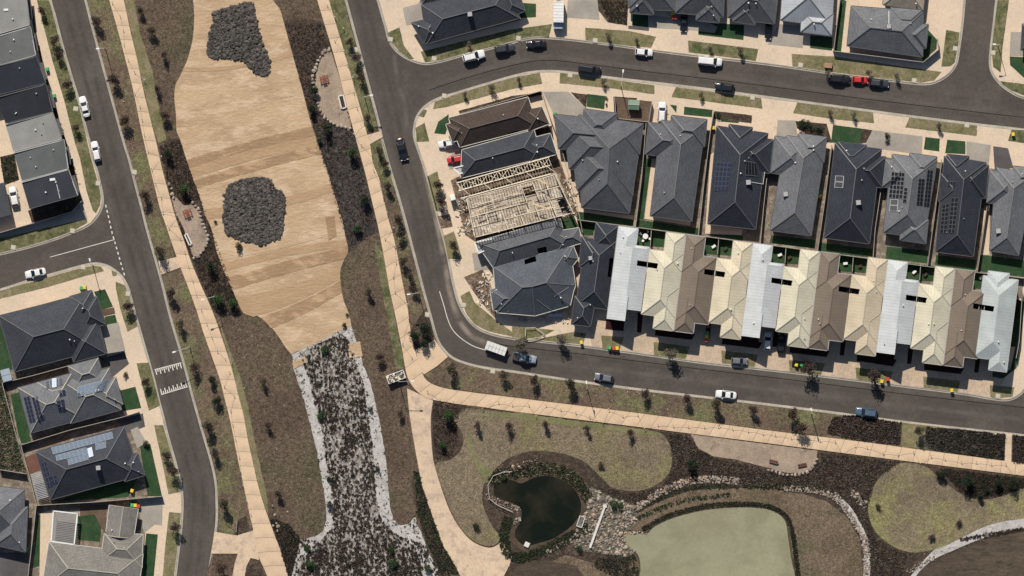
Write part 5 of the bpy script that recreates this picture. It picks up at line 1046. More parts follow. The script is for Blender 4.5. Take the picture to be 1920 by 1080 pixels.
# --- street lamps
lampm = flat('lamp_galvanised', C(.5, .51, .5), metal=.2)
for (bx, by, hx, hy, lb) in ((198, 92, 187, 93, 'street lamp on the verge of the upper west road'), (356, 651, 324, 661, 'street lamp reaching over the road just above the raised crossing'), (1164, 162, 1168, 130, 'street lamp leaning over the upper street near the black van'),
        (1101, 728, 1099, 716, 'street lamp on the south verge of the east road'), (684, 183, 698, 180, 'street lamp beside the junction of the middle road'), (403, 556, 380, 562, 'street lamp over the orange path beside dark bushes'),
        (785, 549, 765, 552, 'street lamp beside the middle path near the bend'), (748, 715, 779, 713, 'street lamp by the skip bin at the path bend'), (1521, 775, 1519, 768, 'street lamp on the verge left of the purple shrub mass'), (1871, 86, 1861, 85, 'street lamp on the verge of the top right side street'), (174, 497, 172, 488, 'street lamp on the side road verge near the white sedan')):
    o = empty('street_lamp', W(bx, by), label=lb, cat='street lamp', group='street lamps'); v = Vector(W(hx, hy)) - o.location; hh = 6.5
    m = MB(); m.tube((0, 0, 0), (0, 0, hh), .1, .06, 8); m.build('pole', lampm, o)
    m = MB(); m.bar((0, 0, hh), (v.x * .8, v.y * .8, hh + .25), .08, .08); m.build('arm', lampm, o)
    m = MB(); m.bar((v.x * .75, v.y * .75, hh + .25), (v.x * .75 + v.normalized().x * .75, v.y * .75 + v.normalized().y * .75, hh + .28), .32, .14); m.build('lantern', whitem, o)

# --- pit lids
pits = [((142, 204), 'square pit lid on the verge beside the upper white sedan'), ((184, 344), 'pit lid by the kerb below the white wagon'), ((252, 323), 'pit lid on the east kerb of the west road'), ((136, 433), 'pit lid on the shaded verge of the side road'), ((25, 464), 'pit lid on the side road verge near the left edge'), ((156, 501), 'pit lid on the verge right of the white sedan'), ((240, 551), 'pit lid on the corner verge of the large charcoal house'),
        ((667, 93), 'pit lid on the strip beside the middle orange path'), ((732, 74), 'pit lid on the top corner verge'), ((814, 110), 'pit lid on the verge left of the white four wheel drive'), ((833, 180), 'pit lid on the verge above the brown tiled house'), ((869, 572), 'pit lid on the verge of the road bend'), ((801, 590), 'pit lid on the inner side of the road bend'), ((924, 696), 'pit lid on the verge below the trailer'),
        ((972, 72), 'pit lid on the verge above the black sedan'), ((1069, 141), 'pit lid on the verge left of the black van'), ((1116, 76), 'pit lid on the dry verge near the truck driveway'), ((1411, 183), 'pit lid on the verge right of the dark hatchback'), ((1791, 91), 'pit lid on the verge of the side street corner'), ((1714, 151), 'pit lid on the verge right of the parked dark wagon'), ((1862, 99), 'pit lid on the east verge of the side street'), ((1813, 235), 'pit lid on the last lower verge of the upper street'), ((1871, 743), 'orange pit lid on the bottom right corner verge'), ((1864, 816), 'pit lid beside the narrow link path'), ((1501, 122), 'pit lid near the brick pallet')]
lidm = flat('pit_lid_concrete', C(.5, .46, .36))
for (p, lb) in pits:
    o = empty('pit_lid', W(*p, Z1), ang(10), label=lb, cat='pit lid', group='concrete pit lids in the verges'); m = MB(); m.box((0, 0, .05), (.9, .9, .1)); m.build('lid', lidm, o); m = MB(); m.box((0, 0, .03), (1.1, 1.1, .05)); m.build('frame', kerbm, o)

# --- wheelie bins
bodyb = flat('bin_body_green', C(.02, .06, .03)); lids = {'green': flat('lid_green', C(.05, .4, .13)), 'yellow': flat('lid_yellow', C(.75, .55, .05)), 'red': flat('lid_red', C(.55, .06, .04)), 'blue': flat('lid_blue', C(.05, .15, .45))}
def bin_(px, py, c, where, rot=0):
    o = empty('wheelie_bin', W(px, py, Z1), ang(rot), label='%s lidded wheelie bin %s' % (c, where), cat='wheelie bin', group='wheelie bins')
    m = MB(); m.box((0, 0, .5), (.62, .68, .95), 0, 0, 1.08); m.build('body', bodyb, o); m = MB(); m.box((0, 0, 1.02), (.74, .8, .12), 0, 0, .8); m.build('lid', lids[c], o)
    for s_ in (-1, 1): m = MB(); m.tube((s_ * .3, .3, .12), (s_ * .38, .3, .12), .12, .12, 10); m.build('wheel', darkst, o)
for a in ((1090, 642, 'yellow', 'alone on the verge near the driveway of the narrow charcoal house'), (1143, 652, 'green', 'left of three at the kerb below the white end townhouse'), (1150.5, 653, 'red', 'middle of three at the kerb below the white end townhouse'), (1157, 653, 'yellow', 'right of three at the kerb below the white end townhouse'),
          (1326, 624, 'green', 'top of three in the bed between brown and cream townhouses'), (1325, 631, 'yellow', 'middle of three in the bed between brown and cream townhouses'), (1324.5, 638, 'red', 'lowest of three in the bed between brown and cream townhouses'), (1328, 611, 'red', 'standing under the eaves between brown and cream townhouses'),
          (1493, 684, 'yellow', 'left of three beneath a street tree on the terrace verge'), (1503, 684, 'green', 'middle of three beneath a street tree on the terrace verge'), (1512, 680, 'red', 'right of three beneath a street tree on the terrace verge'), (1653, 715, 'yellow', 'left of a small tree before the right white townhouse'), (1664, 711, 'red', 'right of a small tree before the right white townhouse'),
          (1784, 732, 'yellow', 'alone on the dry verge below the rightmost brown townhouse'), (248, 947, 'green', 'left of three behind the square garage roof'), (254, 947.5, 'yellow', 'middle of three behind the square garage roof'), (260, 949, 'red', 'right of three behind the square garage roof'), (89, 130, 'green', 'upper of two on the west terrace front strip'), (102, 180, 'green', 'lower of two on the west terrace front strip'),
          (1262, 25, 'yellow', 'by the driveway wall of a top row house'), (1268, 27, 'blue', 'by the driveway wall of a top row house'), (1262, 33, 'red', 'left of two red ones by a top row driveway'), (1268, 34, 'red', 'right of two red ones by a top row driveway'), (1899, 252, 'yellow', 'on the verge at the right picture edge'), (1536, 361, 'green', 'against the east wall of the house with four vents'), (1536, 368, 'yellow', 'against the east wall of the house with four vents'), (52, 1030, 'green', 'at the fence corner at the bottom left'), (153, 540, 'green', 'by the north fence of the large charcoal house'), (159, 539, 'yellow', 'by the north fence of the large charcoal house'),
          (1040, 214, 'green', 'at the north west corner of the widest house'), (1337, 240, 'yellow', 'by the fence beside the blue solar house'), (248, 920, 'yellow', 'in the side yard of the pale solar row house')): bin_(*a, rot=random.uniform(-8, 20))

# --- cars
CP = {}
def paintm(nm, c, coat=.6):
    if nm not in CP: CP[nm] = flat('car_paint_' + nm, c, rough=.35, spec=.5, coat=.4 if nm != 'white' else .2)
    return CP[nm]
glass = flat('car_glass', C(.012, .015, .02), rough=.12, spec=.5); tyre = flat('tyre_rubber', C(.02, .02, .02), rough=.9); rimm = flat('alloy_rim', C(.4, .4, .4), metal=.6); lightm = flat('headlight_lens', C(.6, .62, .62), rough=.15); tailm = flat('taillight_lens', C(.3, .02, .02), rough=.2)
TY = {'sedan': dict(L=4.7, W=1.84, H=1.45, hood=.93, boot=.98, base=(-1.72, 1.0), roof=(-.98, .12)), 'hatch': dict(L=4.1, W=1.76, H=1.5, hood=.95, boot=1.0, base=(-1.98, .95), roof=(-1.55, .15)), 'suv': dict(L=4.7, W=1.9, H=1.72, hood=1.08, boot=1.1, base=(-2.25, 1.05), roof=(-1.95, .3)),
      'wagon': dict(L=4.75, W=1.84, H=1.5, hood=.95, boot=1.0, base=(-2.25, 1.0), roof=(-1.85, .15)), 'van': dict(L=5.2, W=1.95, H=1.95, hood=1.15, boot=1.2, base=(-2.55, 1.5), roof=(-2.45, .75)), 'ute': dict(L=5.3, W=1.88, H=1.78, hood=1.08, boot=1.05, base=(-.95, 1.15), roof=(-.75, .4))}
def car(px, py, rot, lenpx, ty, col, label, zb=0.03):
    t = TY[ty]; k = lenpx * S / t['L']; L, Wd, Hh = t['L'], t['W'], t['H']; o = empty('car' if ty not in ('van', 'ute') else ty, W(px, py, zb), ang(rot), label=label, cat={'ute': 'ute', 'van': 'van', 'suv': 'car'}.get(ty, 'car')); o.scale = (k, k if ty != 'ute' else k, k)
    m = MB(); N = 17; rows = []
    for i in range(N):
        f = i / (N - 1); x = -L / 2 + L * (.5 - .5 * math.cos(math.pi * f)); e = abs(x) / (L / 2); w = Wd / 2 * (1 - .2 * e ** 6 - .04 * e ** 2)
        top = t['hood'] - .16 * max(0, (x - t['base'][1]) / (L / 2 - t['base'][1])) if x > 0 else t['boot'] - .05 * e ** 4
        if e > .96: top *= .88
        b = .25 + .1 * e ** 8; rows.append([(x, -w * .96, b), (x, -w, .5), (x, -w * .985, top - .16), (x, -w * .86, top), (x, -w * .4, top + .035), (x, w * .4, top + .035), (x, w * .86, top), (x, w * .985, top - .16), (x, w, .5), (x, w * .96, b)])
    vs = [v for r in rows for v in r]; fs = [(i * 10 + j, (i + 1) * 10 + j, (i + 1) * 10 + j + 1, i * 10 + j + 1) for i in range(N - 1) for j in range(9)]
    if ty == 'ute': fs = [f_ for f_ in fs if not (rows[f_[0] // 10][0][0] < -1.05 and rows[f_[0] // 10][0][0] > -2.6 and 3 <= f_[0] % 10 <= 5)]
    m.add(vs, fs + [tuple(range(10))[::-1], tuple((N - 1) * 10 + j for j in range(10)), ]); m.build('body', col, o, smooth=True)
    if ty == 'ute': m = MB(); m.box((-1.85, 0, .68), (1.55, Wd * .84, .04)); m.box((-1.85, 0, .9), (.06, Wd * .8, .02)); m.build('tray', darkst, o)
    b0, b1 = t['base']; r0, r1 = t['roof']; wb, wr = Wd / 2 * .88, Wd / 2 * .7; zb_ = t['hood'] - .02; zt = Hh - .04
    def quad(nm, pts, mat, off, th=.02):
        n = (Vector(pts[1]) - Vector(pts[0])).cross(Vector(pts[2]) - Vector(pts[0])).normalized() * off; q = MB(); q.add([tuple(Vector(p) + n) for p in pts] + [tuple(Vector(p) + n * -.5) for p in pts], [(0, 1, 2, 3), (7, 6, 5, 4), (0, 4, 5, 1), (1, 5, 6, 2), (2, 6, 7, 3), (3, 7, 4, 0)]); q.build(nm, mat, o)
    c_ = MB(); c_.add([(b0, -wb, zb_), (b1, -wb, zb_), (b1, wb, zb_), (b0, wb, zb_), (r0, -wr, zt), (r1, -wr, zt), (r1, wr, zt), (r0, wr, zt)], [(0, 1, 5, 4), (1, 2, 6, 5), (2, 3, 7, 6), (3, 0, 4, 7), (4, 5, 6, 7)]); c_.build('cabin', col, o)
    def lp(a, b, f): return tuple(a[i] + (b[i] - a[i]) * f for i in range(3))
    A, B, C_, D = (b1, -wb, zb_), (b1, wb, zb_), (r1, wr, zt), (r1, -wr, zt); quad('windscreen', [lp(A, B, .05), lp(A, B, .95), lp(D, C_, .95), lp(D, C_, .05)], glass, .02)
    A, B, C_, D = (b0, wb, zb_), (b0, -wb, zb_), (r0, -wr, zt), (r0, wr, zt); quad('rear_window', [lp(lp(A, B, .08), lp(D, C_, .08), .15), lp(lp(A, B, .92), lp(D, C_, .92), .15), lp(D, C_, .92), lp(D, C_, .08)], glass, .02)
    for s_ in (-1, 1):
        A, B, C_, D = ((b0, s_ * wb, zb_), (b1, s_ * wb, zb_), (r1, s_ * wr, zt), (r0, s_ * wr, zt)); pts = [lp(lp(A, B, .1), lp(D, C_, .05), .1), lp(lp(A, B, .88), lp(D, C_, .95), .1), lp(lp(A, B, .9), lp(D, C_, .95), .88), lp(lp(A, B, .12), lp(D, C_, .06), .88)]
        quad('side_window', pts if s_ < 0 else pts[::-1], glass, .02)
        for x in (-L * .31, L * .31):
            m = MB(); m.tube((x, s_ * (Wd / 2 - .2), .33), (x, s_ * (Wd / 2 + .01), .33), .33, .33, 14); w_o = m.build('wheel', tyre, o); m = MB(); m.tube((x, s_ * (Wd / 2), .33), (x, s_ * (Wd / 2 + .03), .33), .2, .2, 10); m.build('rim', rimm, w_o)
        m = MB(); m.box((b1 - .25, s_ * (Wd / 2 + .06), zb_ + .08), (.16, .2, .13)); m.build('side_mirror', col, o)
        m = MB(); m.box((L / 2 - .16, s_ * Wd * .33, .74), (.22, .36, .12), -s_ * .3); m.build('headlight', lightm, o); m = MB(); m.box((-L / 2 + .1, s_ * Wd * .36, .82), (.16, .24, .16)); m.build('taillight', tailm, o)
    m = MB(); xm = (r0 + r1) / 2; rl = r1 - r0; P_ = [(r0 - .03, -wr), (r1 + .03, -wr), (r1 + .03, wr), (r0 - .03, wr)]
    m.add([(x, y, zt) for x, y in P_] + [(xm + (x - xm) * .86, y * .8, Hh + .02) for x, y in P_], [(0, 1, 5, 4), (1, 2, 6, 5), (2, 3, 7, 6), (3, 0, 4, 7), (4, 5, 6, 7)]); m.build('roof', col, o)
    if ty == 'suv':
        for s_ in (-1, 1): m = MB(); m.bar((r0 + .2, s_ * wr * .92, Hh + .06), (r1 - .1, s_ * wr * .92, Hh + .06), .05, .05); m.build('roof_rail', darkst, o)
    return o
WH = paintm('white', C(.72, .72, .72)); BK = paintm('black', C(.012, .013, .016)); CH = paintm('charcoal', C(.04, .043, .05)); RD = paintm('red', C(.5, .03, .035)); SB = paintm('silver_blue', C(.3, .35, .42)); GR = paintm('grey', C(.14, .15, .17)); BG = paintm('blue_grey', C(.07, .11, .17))
for a in ((158.5, 200, -105, 39, 'sedan', WH, 'white sedan parked on the west road beside the terrace, upper one'), (180, 284, -102, 38, 'wagon', WH, 'white wagon parked on the west road just above the corner'), (26.5, 369, -101, 38, 'hatch', WH, 'white hatchback in the lane west of the terrace', GZ), (67, 512, 168, 39, 'sedan', WH, 'white sedan parked on the side road at the left'),
          (754, 280, 76, 43, 'sedan', BK, 'black sedan driving down the middle road'), (839, 269, 170, 35, 'suv', WH, 'white four wheel drive outside the brown tiled house', GZ), (853, 299, 172, 30, 'hatch', RD, 'red hatchback half under the charcoal house roof', GZ), (888, 105, -14, 42, 'suv', WH, 'white four wheel drive at the bend of the upper street'),
          (946, 91, -8, 38, 'suv', CH, 'dark grey four wheel drive between white and black cars on the bend'), (1005, 83, 176, 37, 'sedan', BK, 'black sedan parked right of the bend on the upper street'), (1105, 131, 8, 42, 'van', BK, 'black van parked against the south kerb of the upper street'), (1207, 98, 5, 33, 'hatch', WH, 'small white hatchback on the north side of the upper street'),
          (1331, 115, 6, 45, 'van', WH, 'long white van parked on the upper street'), (1358, 164, 187, 36, 'hatch', BK, 'dark hatchback on the south side of the upper street'), (1241, 211, -87, 40, 'suv', WH, 'white four wheel drive in a driveway beside the green shed garden', GZ), (1282, 43, 93, 34, 'sedan', BK, 'black sedan nose out in a top row driveway', GZ),
          (1575, 148, 5, 38, 'suv', BK, 'black four wheel drive left of the red hatchback'), (1613, 150, 4, 30, 'hatch', RD, 'red hatchback parked between two dark cars'), (1648, 156, 6, 38, 'wagon', CH, 'dark wagon right of the red hatchback'), (983, 671, 10, 45, 'ute', SB, 'silver blue utility truck in front of the trailer'),
          (1132, 708, 190, 35, 'hatch', GR, 'grey hatchback parked against the south kerb of the east road'), (1361, 740, 186, 39, 'sedan', WH, 'white sedan parked against the south kerb of the east road'), (1386, 677, 3, 31, 'hatch', GR, 'grey hatchback parked across the terrace verge', GZ), (1439, 640, -86, 36, 'hatch', WH, 'white hatchback parked under the terrace eaves', GZ),
          (1465, 644, -86, 36, 'hatch', BK, 'black hatchback right of the white one under the terrace eaves', GZ), (1624, 773, 187, 41, 'suv', BG, 'blue grey four wheel drive on the east road by the shrub mass'), (1441, 57, 94, 34, 'sedan', BK, 'black sedan in the driveway at a pale gabled front', GZ)):
    car(*a)
# truck
o = empty('truck', W(1047, 26, GZ), ang(91), label='white box truck standing in a driveway at the top', cat='truck')
m = MB(); m.box((-.35, 0, 1.75), (4.7, 2.3, 2.3)); m.build('cargo_box', whitem, o); m = MB(); m.box((2.75, 0, 1.1), (1.5, 2.1, 1.5), 0, 0, .9); m.build('cab', SB, o); m = MB(); m.box((3.42, 0, 1.45), (.2, 1.85, .6), 0, 0, .9); m.build('windscreen', glass, o)
for i in range(7): m = MB(); m.box((-2.4 + .68 * i, 0, 2.92), (.06, 2.3, .04)); m.build('roof_rib', greym, o)
for x in (-1.6, 2.5):
    for s_ in (-1, 1): m = MB(); m.tube((x, s_ * .8, .4), (x, s_ * 1.1, .4), .4, .4, 14); m.build('wheel', tyre, o)
m = MB(); m.box((0, 0, .5), (6, .9, .2)); m.build('chassis', darkst, o)
# trailer
o = empty('trailer', W(930, 653, .03), ang(20), label='white caged box trailer hitched behind the silver blue utility truck', cat='trailer')
m = MB(); m.box((0, 0, .8), (4.7, 2.0, .5)); m.build('tub', greym, o); silv = flat('white_mesh_panel', C(.62, .62, .6))
for i in range(6):
    for j in range(2): m = MB(); m.box((-2 + .8 * i, -.5 + j, 1.7), (.74, .94, .05)); m.build('roof_panel', silv, o)
for x in (-2.3, -.75, .75, 2.3):
    for s_ in (-1, 1): m = MB(); m.box((x, s_ * .97, 1.35), (.07, .07, .7)); m.build('post', silv, o)
for s_ in (-1, 1):
    m = MB(); m.box((0, s_ * .97, 1.35), (4.6, .04, .05)); m.build('side_rail', silv, o)
    for x in (-.4, .4): m = MB(); m.tube((x, s_ * 1.0, .33), (x, s_ * 1.2, .33), .33, .33, 12); m.build('wheel', tyre, o)
m = MB(); m.bar((2.3, .4, .5), (3.4, 0, .5), .08, .08); m.bar((2.3, -.4, .5), (3.4, 0, .5), .08, .08); m.build('drawbar', darkst, o)

# --- trees
def leafmat(nm, a, b): 
    return noisy(nm, a, b, s1=1.2, s2=3, fine=.35, fs=6, rough=.8, bump=0, rnd=.12)
lf_brown = leafmat('leaf_brown', C(.075, .05, .037), C(.055, .04, .03)); lf_olive = leafmat('leaf_olive', C(.075, .065, .04), C(.05, .045, .028)); lf_green = leafmat('leaf_green', C(.035, .075, .025), C(.025, .05, .02)); lf_dark = leafmat('leaf_dark', C(.022, .035, .018), C(.016, .024, .014)); lf_purple = leafmat('leaf_purple', C(.07, .05, .045), C(.05, .035, .03)); lf_grey = leafmat('leaf_grey', C(.15, .13, .1), C(.1, .085, .06))
barkm = noisy('bark', C(.16, .12, .09), C(.1, .08, .06), s1=2, fine=.3, fs=8, bump=.02)
def leaves(m, rng, n, rx, rz, cz, sz, lump=4):
    lumps = [(rng.uniform(-.55, .55) * rx, rng.uniform(-.55, .55) * rx, cz + rng.uniform(-.6, .6) * rz, rng.uniform(.35, .7)) for _ in range(lump)]
    for i in range(n):
        L = rng.choice(lumps); d = Vector((rng.gauss(0, 1), rng.gauss(0, 1), rng.gauss(0, 1))).normalized() * rng.uniform(.35, 1) ** .6
        c = Vector((L[0] + d.x * rx * L[3], L[1] + d.y * rx * L[3], L[2] + d.z * rz * L[3] * .9)); c.z = max(c.z, .06)
        a = Vector((rng.gauss(0, 1), rng.gauss(0, 1), rng.gauss(0, .7))).normalized(); b = a.orthogonal().normalized(); b = (Matrix.Rotation(rng.uniform(0, 6.3), 3, a) @ b); s_ = sz * rng.uniform(.6, 1.3)
        m.face([c - a * s_, c + b * s_ * .45, c + a * s_, c - b * s_ * .45])
def tree_mesh(seed, kind):
    rng = random.Random(seed); tr = MB(); cr = MB()
    if kind == 'street':
        tr.tube((0, 0, 0), (.05, .03, 1.6), .06, .045); tr.tube((.05, .03, 1.6), (rng.uniform(-.1, .1), 0, 3.4), .045, .015)
        for k in range(9): a = rng.uniform(0, 6.28); z = rng.uniform(1.2, 2.6); tr.tube((.03, .02, z), (math.cos(a) * rng.uniform(.5, .9), math.sin(a) * rng.uniform(.5, .9), z + rng.uniform(.5, 1.1)), .022, .008, 4)
        leaves(cr, rng, 800, 1.25, 1.75, 2.5, .16, 10)
    elif kind == 'bush':
        tr.tube((0, 0, 0), (0, 0, .8), .05, .03)
        for k in range(6): a = rng.uniform(0, 6.28); tr.tube((0, 0, .2), (math.cos(a) * .6, math.sin(a) * .6, 1), .025, .01, 4)
        leaves(cr, rng, 520, 1.0, .8, .85, .13, 9)
    else:
        tr.tube((0, 0, 0), (0, .05, 2.4), .1, .05)
        for k in range(8): a = rng.uniform(0, 6.28); z = rng.uniform(.8, 2); tr.tube((0, 0, z), (math.cos(a) * .8, math.sin(a) * .8, z + .8), .035, .012, 4)
        leaves(cr, rng, 900, 1.15, 1.3, 1.9, .15, 11)
    return tr, cr
PROTO = {}
for kd in ('street', 'bush', 'tree'):
    for i in range(4):
        tr, cr = tree_mesh(100 + i * 7 + len(kd), kd); ms = []
        for nm, mb in (('trunk', tr), ('crown', cr)):
            me = bpy.data.meshes.new(kd + '_' + nm); me.from_pydata([tuple(v) for v in mb.v], [], mb.f); me.materials.append(barkm if nm == 'trunk' else lf_brown); ms.append(me)
        PROTO[kd, i] = ms
def plant(px, py, kd, mat, sc_, label, group=None, name=None, zb=Z1, wide=1):
    o = empty(name or ('tree' if kd != 'bush' else 'shrub'), W(px, py, zb), random.uniform(0, 6.3), label=label, cat='tree' if kd != 'bush' else 'shrub', group=group); o.scale = (sc_ * wide, sc_ * wide, sc_)
    tr, cr = PROTO[kd, random.randrange(4)]
    a = bpy.data.objects.new('trunk', tr); COL.objects.link(a); a.parent = o; b = bpy.data.objects.new('crown', cr); COL.objects.link(b); b.parent = o
    b.material_slots[0].link = 'OBJECT'; b.material_slots[0].material = mat
rows = [('small %s tree, %s from the top on the verge between west road and orange path', [(182, 38), (215, 152), (233, 226), (272, 368), (302, 470), (322, 550), (340, 608), (366, 690), (390, 800), (405, 848), (422, 945), (417, 1065)], 'street', 1.0),
        ('small %s verge tree, %s from the top in front of the west terrace', [(79, 22), (104, 76), (112, 104), (128, 160), (143, 238)], 'street', .85), ('small %s verge tree, %s from the top beside the south west houses', [(242, 575), (275, 716), (313, 852), (326, 882), (330, 988)], 'street', .95),
        ('stunted %s tree, %s from the top on brown grass left of the matting', [(262, 20), (284, 56), (310, 104), (295, 168), (310, 218)], 'street', .8), ('stunted %s tree, %s from the top on the brown lobe left of the creek', [(495, 716), (503, 795), (522, 927)], 'street', .8),
        ('%s tree, %s from the top on the strip beside the middle road', [(655, 78), (668, 108), (678, 145), (690, 222), (712, 282), (722, 308), (728, 350), (745, 412), (752, 440), (757, 490), (768, 520), (776, 542)], 'street', .8), ('stunted %s tree, %s from the top on the brown lobe right of the creek', [(692, 547), (713, 670), (752, 775)], 'street', .75),
        ('small %s tree, %s from the left on grass between east road and orange path', [(846, 690), (945, 703), (1003, 712), (1067, 720), (1211, 738), (1285, 746), (1343, 757), (1412, 766), (1487, 775), (1500, 800), (1722, 806)], 'street', 1.0), ('%s street tree, %s from the left on the terrace verges', [(974, 641), (1053, 634), (1257, 660), (1514, 690), (1638, 704)], 'street', 1.25),
        ('thin %s tree, %s from the left on the north verge of the upper street', [(1140, 68), (1193, 78), (1330, 92), (1387, 94), (1552, 138), (1628, 136), (1682, 142), (880, 84)], 'street', .6), ('thin %s tree, %s from the left on the south verge of the upper street', [(872, 177), (922, 163), (972, 151), (1132, 153), (1315, 178), (1557, 210), (1601, 216), (1760, 236)], 'street', .62),
        ('%s tree, %s from the top on the east verge of the middle road', [(822, 348), (828, 378), (851, 460)], 'street', .9), ('young %s tree in the park lawn, %s in the row from the left', [(896, 798), (955, 800), (1022, 797), (1100, 803), (1182, 812)], 'street', .75)]
cn_ = {id(lf_brown): 'brown', id(lf_olive): 'olive', id(lf_purple): 'dark', id(lf_grey): 'grey'}
for tpl, pts, kd, s_ in rows:
    for i, (x, y) in enumerate(pts):
        mt = random.choice([lf_brown, lf_olive, lf_purple]) if 'thin' not in tpl else lf_grey
        if 'terrace verges' in tpl: mt = lf_grey if i < 3 else lf_purple
        plant(x, y, kd, mt, s_ * random.uniform(.88, 1.15), tpl % (cn_[id(mt)], ORD[i]), group=tpl.split(' tree')[1].split('from the ')[-1].split(' ', 1)[-1] if 'young' not in tpl else 'park lawn trees', zb=Z1)
for x, y, kd, mt, s_, lb in ((1126, 872, 'bush', lf_olive, .9, 'lone shrub on the park lawn right of the dark pond'), (893, 987, 'bush', lf_dark, 1.0, 'dark round shrub on the park lawn above the wide path end'), (1646, 950, 'bush', lf_purple, .8, 'dark shrub on the left side of the right hand lawn'), (1798, 980, 'bush', lf_purple, .9, 'dark shrub on the right side of the right hand lawn'), (1747, 1007, 'bush', lf_purple, .95, 'dark shrub at the bottom of the right hand lawn'),
        (346, 354, 'tree', lf_green, 1.1, 'bright green rounded tree beside the west path nook'), (660, 287, 'tree', lf_green, 1.15, 'green tree in the grey mulch against the middle path'), (682, 375, 'tree', lf_dark, 1.1, 'dark green tree in the grey mulch'), (669, 427, 'tree', lf_green, .9, 'green tree at the bottom of the grey mulch bed'), (590, 170, 'tree', lf_dark, .95, 'dark shrub tree left of the upper nook'),
        (585, 205, 'tree', lf_dark, 1.0, 'dark tree on the lower left edge of the upper nook'), (614, 240, 'tree', lf_dark, 1.1, 'dark green tree below the upper nook'), (598, 262, 'tree', lf_green, .6, 'small green tree at the edge of the matting'), (410, 565, 'tree', lf_green, 1.2, 'green bushy tree, left of a pair beside the west path'), (436, 566, 'tree', lf_green, 1.0, 'green bushy tree, right of a pair beside the west path'),
        (778, 627, 'tree', lf_dark, 1.2, 'left dark bushy tree in the bed at the road bend'), (798, 615, 'tree', lf_dark, 1.4, 'tall dark tree in the bed at the road bend'), (795, 645, 'tree', lf_dark, 1.0, 'lower dark bush in the bed at the road bend'), (842, 778, 'tree', lf_green, 1.3, 'big green tree in the dark mulch below the path bend'), (830, 833, 'tree', lf_green, .8, 'small green tree in the mulch beside the tan path'),
        (398, 712, 'tree', lf_dark, .95, 'dark green tree on the verge, upper of two beside the raised crossing'), (406, 750, 'tree', lf_dark, 1.05, 'dark green tree on the verge, lower of two beside the raised crossing'), (395, 500, 'tree', lf_dark, 1.1, 'dark tree in the mulch right of the west path link'), (316, 288, 'tree', lf_dark, 1.0, 'dark tree at the top of the left mulch bed'),
        (609, 655, 'bush', lf_green, 1.2, 'green clump on the lower edge of the matting'), (448, 462, 'bush', lf_olive, 1.2, 'olive shrub on the matting below the lower rock bed'), (404, 416, 'bush', lf_dark, .5, 'tiny dark shrub on the matting left of the lower rock bed'), (646, 609, 'bush', lf_dark, .7, 'small dark shrub on the matting near its lower right corner'), (651, 590, 'bush', lf_green, .5, 'tiny green shrub on the right border of the matting'),
        (1297, 868, 'tree', lf_dark, 1.2, 'dark tree in the mulch left of the gravel terrace'), (1758, 890, 'tree', lf_dark, .8, 'dark shrub tree left most below the right end of the path'), (1766, 891, 'tree', lf_dark, .8, 'second dark shrub tree below the right end of the path'), (1815, 903, 'tree', lf_dark, 1.3, 'widest dark tree below the right end of the path'), (1870, 905, 'tree', lf_dark, 1.0, 'dark tree left of the palm like one at the right edge'), (1900, 905, 'tree', lf_dark, 1.2, 'dark spiky tree at the right edge below the path'), (1837, 930, 'tree', lf_dark, .8, 'small dark tree at the tip of the right mulch bed'), (1850, 920, 'bush', lf_dark, .8, 'dark low shrub near the tip of the right mulch bed'),
        (618, 945, 'bush', lf_dark, 1.0, 'round dark shrub in the left gravel margin of the creek'), (575, 1027, 'bush', lf_green, .9, 'green shrub low in the left creek gravel'), (585, 1058, 'bush', lf_green, 1.3, 'large round green shrub at the bottom of the creek, left'), (737, 1057, 'bush', lf_green, 1.25, 'large round green shrub at the bottom of the creek, right'), (735, 1030, 'bush', lf_green, .9, 'green shrub above the large round one on the right creek side'), (804, 1067, 'bush', lf_green, 1.0, 'dark green shrub in the lower right gravel corner'), (694, 767, 'bush', lf_dark, .7, 'small dark shrub on the right creek margin'), (600, 780, 'bush', lf_green, 1.0, 'green shrub on the left creek margin'), (708, 879, 'bush', lf_dark, .8, 'dark green shrub on the right creek margin lower down'), (617, 898, 'bush', lf_dark, .85, 'dark green round shrub on the left creek edge lower down'),
        (236, 702, 'bush', lf_brown, .75, 'round clipped red brown bush beside the dark driveway'), (1503, 233, 'bush', lf_dark, 1.3, 'dark bushy shrub in the front garden of the grey house, left'), (1515, 235, 'bush', lf_dark, 1.1, 'dark bushy shrub in the front garden of the grey house, right'), (1535, 243, 'tree', lf_dark, 1.1, 'dark front garden tree beside the bright lawn'), (1664, 254, 'bush', lf_dark, .7, 'narrow hedge shrub between two driveways'), (1664, 265, 'bush', lf_dark, .6, 'lower narrow hedge shrub between two driveways'), (1137, 184, 'bush', lf_olive, .45, 'small clipped ball shrub beside the upper lawn'), (1137, 196, 'bush', lf_olive, .4, 'lower clipped ball shrub beside the upper lawn'), (1346, 215, 'bush', lf_green, .8, 'leafy shrub in the garden above the blue solar house'), (275, 832, 'bush', lf_dark, .9, 'dark shrub at the top of the lawn by the pale solar row house'), (985, 634, 'bush', lf_olive, .6, 'small shrub on the bend verge'), (1091, 627, 'bush', lf_olive, .4, 'tiny shrub on the terrace verge'), (1085, 1027, 'bush', lf_green, .9, 'green clump at the foot of the stone apron'), (1150, 945, 'bush', lf_green, 1.1, 'green clump at the top of the stone apron'), (1162, 948, 'bush', lf_green, .9, 'green clump beside the top of the stone apron'), (945, 895, 'bush', lf_green, .8, 'leafy clump at the pond handrail')):
    plant(x, y, kd, mt, s_ * .93, lb, zb=Z3)

